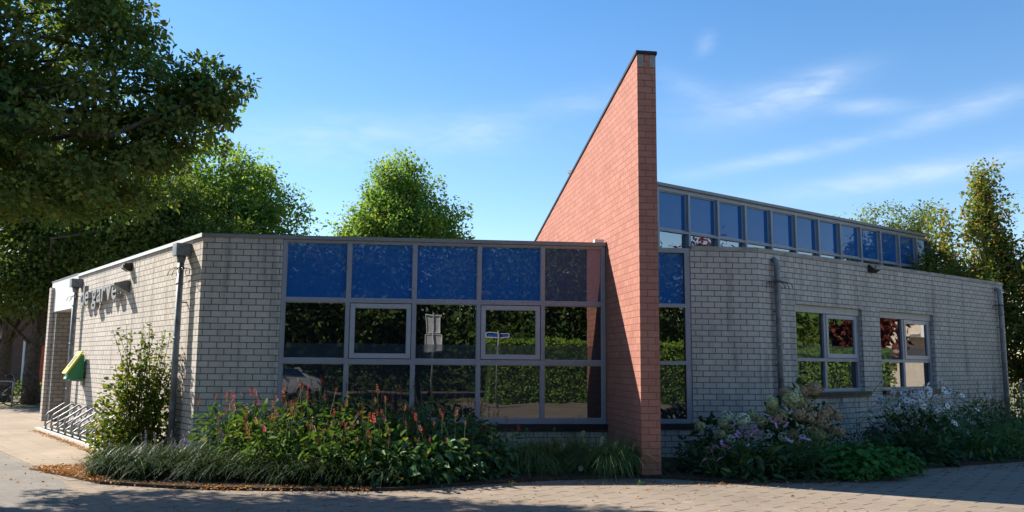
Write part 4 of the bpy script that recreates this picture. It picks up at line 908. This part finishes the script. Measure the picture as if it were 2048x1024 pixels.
for i in range(16): put('flower_spike', me1, SV, (6.0+rnd.gauss(0.15, 0.28), 15.2+rnd.gauss(0, 0.15), Z0+0.15), (rnd.gauss(0, .12), rnd.gauss(0, .12), 0))
for i in range(9): put('seed_spike', me2, SV, (5.75+rnd.gauss(0, 0.17), 15.3+rnd.gauss(0, 0.1), Z0+0.42), (rnd.gauss(0, .1), rnd.gauss(0, .1), 0))
AN = empty('anemone', (7.3, 16.2, Z0), 'white Japanese anemones in bloom under the second window', 'flowering plant')
leafy((7.3, 16.2, Z0), 900, 0.8, 0.85, 0.12, 0.6, 'dark_herb', AN, ex=(1.1, 0.7)); tops = stems((7.3, 16.2, Z0), 46, 0.72, 1.28, 0.004, 'stem', AN, (1.15, 0.8))
wz = [daisy('flower_head', 'petal_white', 6, 0.036, 0.85, -0.12, 0.009) for _ in range(2)]
for t in tops: put('flower_head', rnd.choice(wz), AN, t, (0.9+rnd.gauss(0, .35), rnd.gauss(0, .4), rnd.random()*6), 1.35+0.5*rnd.random())
for i in range(60):
    put('flower_head', rnd.choice(wz), AN, (7.2+rnd.gauss(0, 0.40), 15.6+rnd.gauss(0, 0.2), Z0+1.02+rnd.gauss(-0.02, 0.15)), (1.0+rnd.gauss(0, .35), rnd.gauss(0, .4), rnd.random()*6), 1.35+0.5*rnd.random())
herb('perennial', 'broad dark green leaves at the pavement edge below the white anemones', 'plant', (6.75, 14.85, Z0), 460, 0.6, 0.52, 0.17, 0.5, 'dark_herb', ex=(1.2, 0.7), hang=0.5)
herb('perennial', 'mid green leaves at the pavement edge right of the white anemones', 'plant', (7.9, 15.5, Z0), 460, 0.6, 0.55, 0.14, 0.4, 'heart_leaf', ex=(1.2, 0.7), hang=0.4)
B2 = bistort('tall bistort mass with dull red spikes against the right end of the wing', [(8.7, 17.0, 0.75, 0.6, 0.95), (9.5, 17.6, 0.75, 0.6, 1.0), (10.3, 18.1, 0.7, 0.6, 1.0), (11.0, 18.8, 0.7, 0.7, 0.95), (9.2, 16.4, 0.7, 0.5, 0.7), (10.2, 17.2, 0.8, 0.6, 0.75), (11.4, 18.0, 0.8, 0.7, 0.8)], 'heart_leaf', ['dull_spike', 'dull_spike', 'rust_spike'], 150, 0.10, 220)
herb('perennial', 'fine green foliage spilling onto the pavement near the right edge', 'plant', (9.0, 15.9, Z0), 800, 0.6, 0.5, 0.12, 0.2, 'fountain', ex=(1.25, 0.7), hang=0.3)
WH = herb('anemone', 'white flowers beyond the far corner of the right wing', 'flowering plant', (13.0, 21.2, Z0), 300, 0.6, 0.8, 0.11, 0.5, 'dark_herb')
for i in range(14): put('flower_head', rnd.choice(wz), WH, (12.8+rnd.gauss(0, 0.3), 21.0+rnd.gauss(0, 0.2), 0.85+rnd.gauss(0, 0.14)), (1.0, rnd.gauss(0, .4), rnd.random()*6), 1.3)
mb = MB()
for x in (13.85, 14.15, 14.5, 14.85): mb.tube(round_path([V(x, 24.0, 0), V(x, 24.0, 1.15), V(x+0.22, 24.2, 1.15), V(x+0.22, 24.2, 0)]), 0.025, 7)
mb.tube([V(13.8, 24, 1.16), V(15.0, 24.0, 1.16)], 0.03, 7)
tag(mb.build('bicycle_stand', M['galv']), 'grey tube stand beyond the far corner of the right wing', 'bicycle stand')

herb('undergrowth', 'low yellow green plants between the two trunks in front of the brick building', 'plant', (-19.3, 36.0, 0.0), 500, 1.3, 0.75, 0.16, 0.5, 'shrub')
# ------------------------------------------------------------------ leaf litter and small weeds
def scatter(n, f):
    p = np.array([f() for _ in range(n)]); return p
def litter_pts():
    r = rnd.random()
    if r < 0.55:    # patch at the tip of the bed
        a, b = rnd.random(), rnd.random()
        if a+b > 1: a, b = 1-a, 1-b
        p = V(-7.0, 13.15)+(V(-5.3, 11.75)-V(-7.0, 13.15))*a+(V(-5.75, 13.9)-V(-7.0, 13.15))*b; return (*(p+rng.randn(2)*0.05), 0.012+0.05*rnd.random())
    if r < 0.66:    # along the kerb of the bicycle rack
        q = WL.P(2.0+6.3*rnd.random()**1.3, 0, 0.78+abs(rnd.gauss(0, 0.07))); return (q[0], q[1], 0.012+0.01*rnd.random())
    if r < 0.80:    # along the front edge of the bed
        t = rnd.random()**0.8*0.75; x = -5.3+4.6*t+0.25*math.sin(9*t); y = 11.30+max(0, 0.28*(abs(x+2.6)-1.2)); return (x, y+rnd.gauss(0.05, 0.07), 0.01+0.03*rnd.random())
    if r < 0.88: x = -0.5+10*rnd.random(); return (x, (12.2 if x < 2 else 12.2+max(0, (x-4.3)*0.66))+rnd.gauss(0, 0.2), 0.008)
    return (-9+13*rnd.random(), 8.8+6*rnd.random()**1.5, 0.008)
p = scatter(6500, litter_pts); n = len(p); tip = rng.randn(n, 3); tip[:, 2] *= 0.3; nor = rng.randn(n, 3)*0.35+V(0, 0, 1); ln = 0.036*(0.5+0.9*rng.rand(n))
v, f = leaf_arrays(p, tip, nor, ln, ln*0.62, True, 0.25, 0.2)
tag(link('leaf_litter', np_mesh('leaf_litter', [(v, f, 0)], M['litter'])), 'fallen brown leaves on the soil tip and along the paving edges', 'leaf litter', kind='stuff')
sheet('soil_tip', [(-7.1, 13.2), (-5.3, 11.7), (-5.2, 13.0), (-5.7, 14.0)], 0.006, M['soil'])
for i, (x, y, s_, lab) in enumerate(((-6.35, 13.55, 0.9, 'yellow green weed tuft at the back of the leaf covered soil tip'), (-5.95, 13.3, 1.0, 'taller weed tuft in the middle of the leaf covered soil tip'), (-5.75, 12.65, 0.9, 'weed tuft beside the dark grass edging on the leaf litter'), (0.0, 11.75, 0.5, 'tiny dry grass sprig in a pavement joint before the heart shaped leaves'), (1.75, 12.05, 0.28, 'tiny green moss tuft on the pavement left of the red wall foot'))):
    g = empty('weed_tuft', (x, y, 0), lab, 'weed'); link('blades', strap_mass('blades', [(x, y, s_)], 26 if i < 3 else 9, 0.24, 0.010, 'shrub' if i < 4 else 'geranium', 0.7, 0.9, 0.04), g)

# ------------------------------------------------------------------ what the windows mirror: the other side of the street
HG = []
def hedge(label, W, s0, s1, h, t, n, mat='hedge_leaf', L=0.11):
    Hh = empty('hedge', tuple(W.P((s0+s1)/2, 0, 0)), label, 'hedge')
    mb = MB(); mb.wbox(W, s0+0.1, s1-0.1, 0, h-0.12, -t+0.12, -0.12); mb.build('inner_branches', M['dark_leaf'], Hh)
    k = n; s_ = s0+(s1-s0)*rng.rand(k); z = h*rng.rand(k)**0.9; d = -0.08+0.1*rng.randn(k); top = rng.rand(k) < 0.2; z[top] = h+0.04*rng.randn(top.sum()); d[top] = -t*rng.rand(top.sum())
    pos = np.array([W.P(a, b, c) for a, b, c in zip(s_, np.maximum(z, 0.05), d)]); tip = rng.randn(k, 3)+V(W.n[0], W.n[1], -0.2); nor = rng.randn(k, 3)*0.5+V(W.n[0], W.n[1], 0.5)
    v, f = leaf_arrays(pos, tip, nor, L, L*0.65, False); link('foliage', np_mesh('foliage', [(v, f, 0)], M[mat]), Hh)
hedge('long clipped light green hedge mirrored in the right part of the big front window', Wall((3.6, -5.2), 90, -1), 0, 12, 2.5, 1.2, 9000)
hedge('clipped green hedge mirrored in the lower panes of the right wing windows', Wall((17.2, 12.0), 10, -1), 0, 8.6, 2.1, 1.2, 8000)
hedge('dark backdrop hedge added beyond the street to darken the low front window reflections', Wall((-34, -21), 90, -1), 0, 62, 4.2, 2.0, 14000, 'dark_leaf', 0.3)  # added backdrop that keeps sunlit ground out of the front window mirror
def rtree(label, x, y, h, r, mat, seed, name='street_tree', nc=240, per=60):
    tree(label, 'tree', (x, y, 0), (x, y, h*0.85), 0.2, [((x, y, h*0.62), (r, r, h*0.36)), ((x+r*0.4, y, h*0.45), (r*0.8, r*0.8, h*0.22)), ((x-r*0.4, y, h*0.42), (r*0.8, r*0.8, h*0.22)), ((x, y, h*0.24), (r*1.05, r*0.8, h*0.14))], nc, per, 1.0, 0.27, 0.62, mat, 20, seed, name=name)
rtree('dark tree mirrored in the left bays of the front window', -7.5, -10, 9.5, 3.6, 'dark_leaf', 31)
rtree('dark tree mirrored in the second bay of the front window', -2.8, -11.5, 9.5, 3.4, 'linden', 32)
rtree('dark tree mirrored in the middle bay of the front window', 1.6, -13, 10, 3.6, 'dark_leaf', 33)
rtree('tall tree behind the hedge mirrored in the right bay of the front window', 6.5, -10.5, 10, 3.6, 'dark_leaf', 34)
rtree('dark tree mirrored at the left edge of the front window', -13, -12, 9.5, 3.8, 'dark_leaf', 35)
rtree('tall tree behind the hedge at its right end, mirrored in the narrow window', 12, -11, 10, 3.6, 'dark_leaf', 36)
rtree('green tree mirrored in the first window of the right wing', 22.5, 16.6, 7.5, 2.2, 'maple_green', 37)
rtree('red leaved tree mirrored between the two windows of the right wing', 24.5, 20.1, 7.5, 0.95, 'red_leaf', 38)
AP = empty('apartment_house', (40, 30, 0), 'cream apartment house with white balconies mirrored in the second window of the right wing', 'building')
WA = Wall((36, 20), 8, -1)
mb = MB(); mb.wbox(WA, 0, 16, 0, 6.0, -8, 0); mb.build('wall', M['cream_wall'], AP)
mb = MB(); mb.wbox(WA, -0.3, 16.3, 6.0, 6.3, -8.3, 0.3); mb.build('roof', M['roofing'], AP)
for fl in range(2):
    z = 0.3+fl*2.9
    for s_ in (1.5, 5.5, 9.5, 13.0):
        mb = MB(); bars(mb, WA, s_, s_+1.8, z+0.5, z+2.2, 0.09, 0.003, 0.05); w = mb.build('window', M['white_frame'], AP); pane(WA, s_+0.09, s_+1.71, z+0.59, z+2.11, 0.02, 'glass', w)
    if fl:
        mb = MB(); mb.wbox(WA, 4.5, 11.8, z-0.15, z+0.02, 0.004, 1.4); bars(mb, WA, 4.5, 11.8, z+0.02, z+1.05, 0.06, 1.34, 1.4); mb.wbox(WA, 4.6, 8.0, z+0.1, z+0.9, 1.35, 1.38); mb.build('balcony', M['white_frame'], AP)
# sign posts
def post(label, x, y, h, plates, faces):
    S = empty('sign_post', (x, y, 0), label, 'sign'); mb = MB(); mb.tube([V(x, y, 0), V(x, y, h)], 0.03, 10); mb.build('post', M['galv'], S)
    W = Wall((x, y), 84, 1)
    for (w, z0, z1, mt) in plates:
        mb = MB(); mb.wbox(W, -w/2, w/2, z0, z1, -0.055, -0.034) if False else mb.wbox(W, -w/2, w/2, z0, z1, 0.034, 0.05)
        p_ = mb.build('plate', M[mt], S)
        mb = MB(); bars(mb, Wall(W.P(0, 0, 0)[:2], 84, 1), -w/2, w/2, z0, z1, 0.02, -0.06 if False else 0.0, 0.033); mb.build('plate_edge', M['sign_white'], p_)
post('sign post with two stacked grey plate backs mirrored in the middle bay', 0.9, -1.6, 3.3, [(0.52, 2.62, 3.25, 'sign_back'), (0.62, 1.95, 2.58, 'sign_back')], 0)
post('street name post with a blue plate mirrored in the fourth bay', 3.3, -2.2, 2.75, [(0.8, 2.5, 2.68, 'sign_blue')], 0)
# parked silver car
def car(label, x, y, rz):
    Cc = empty('parked_car', (x, y, 0), label, 'car'); Cc.rotation_euler = (0, 0, rz)
    def part(n, mb, m, par=Cc): return link(n, mb.mesh(n, m), par, (0, 0, 0))
    side = [(-2.05, 0.35), (-2.1, 0.75), (-1.95, 0.98), (-1.55, 1.05), (-1.1, 1.42), (0.1, 1.46), (0.75, 1.02), (1.75, 0.86), (2.05, 0.68), (2.08, 0.35)]
    mb = MB()
    secs = [(-0.85, 0.94), (-0.80, 1.0), (0.80, 1.0), (0.85, 0.94)]; rings = []
    for yy, k in secs:
        r0 = len(mb.v)
        for a, z in side: mb.v.append((a*(0.985 if k < 1 else 1), yy*(0.80 if z > 1.2 else (0.97 if z > 0.9 else 1)), 0.35+(z-0.35)*k))
        rings.append(r0)
    nS = len(side)
    for i in range(3):
        for j in range(nS):
            j2 = (j+1) % nS; mb.f.append((rings[i]+j, rings[i]+j2, rings[i+1]+j2, rings[i+1]+j)); mb.uv += [(0, 0)]*4; mb.mi.append(0); mb.sm.append(True)
    for r0, fl in ((rings[0], 1), (rings[3], -1)):
        mb.f.append(tuple(r0+j for j in range(nS))[::fl]); mb.uv += [(0, 0)]*nS; mb.mi.append(0); mb.sm.append(False)
    part('body', mb, M['silver'])
    for sy in (-1, 1):
        mb = MB(); q = [(-1.35, 1.04), (-1.02, 1.36), (0.05, 1.39), (0.55, 1.03)]; y_ = [0.845, 0.70, 0.70, 0.845]
        mb.prism([V(a, sy*(yy+0.01), z) for (a, z), yy in zip(q, y_)], (0, sy*0.01, 0)); part('side_window', mb, M['glass'])
    for xx in (-1.3, 1.3):
        for sy in (-1, 1):
            mb = MB(); mb.tube([V(xx, sy*0.68, 0.31), V(xx, sy*0.87, 0.31)], 0.31, 20); w = part('wheel', mb, M['tyre']); mb = MB(); mb.tube([V(xx, sy*0.872, 0.31), V(xx, sy*0.885, 0.31)], 0.20, 14); part('rim', mb, M['galv'], w)
    for sy in (-1, 1):
        mb = MB(); mb.wbox(Wall((-2.09, sy*0.68-0.13), 0, -1), 0, 0.26, 0.76, 0.92, -0.05, 0.03); part('tail_light', mb, M['redlamp'])
car('silver parked car mirrored in the lower left pane of the front window', -4.9, -9.2, R(172))
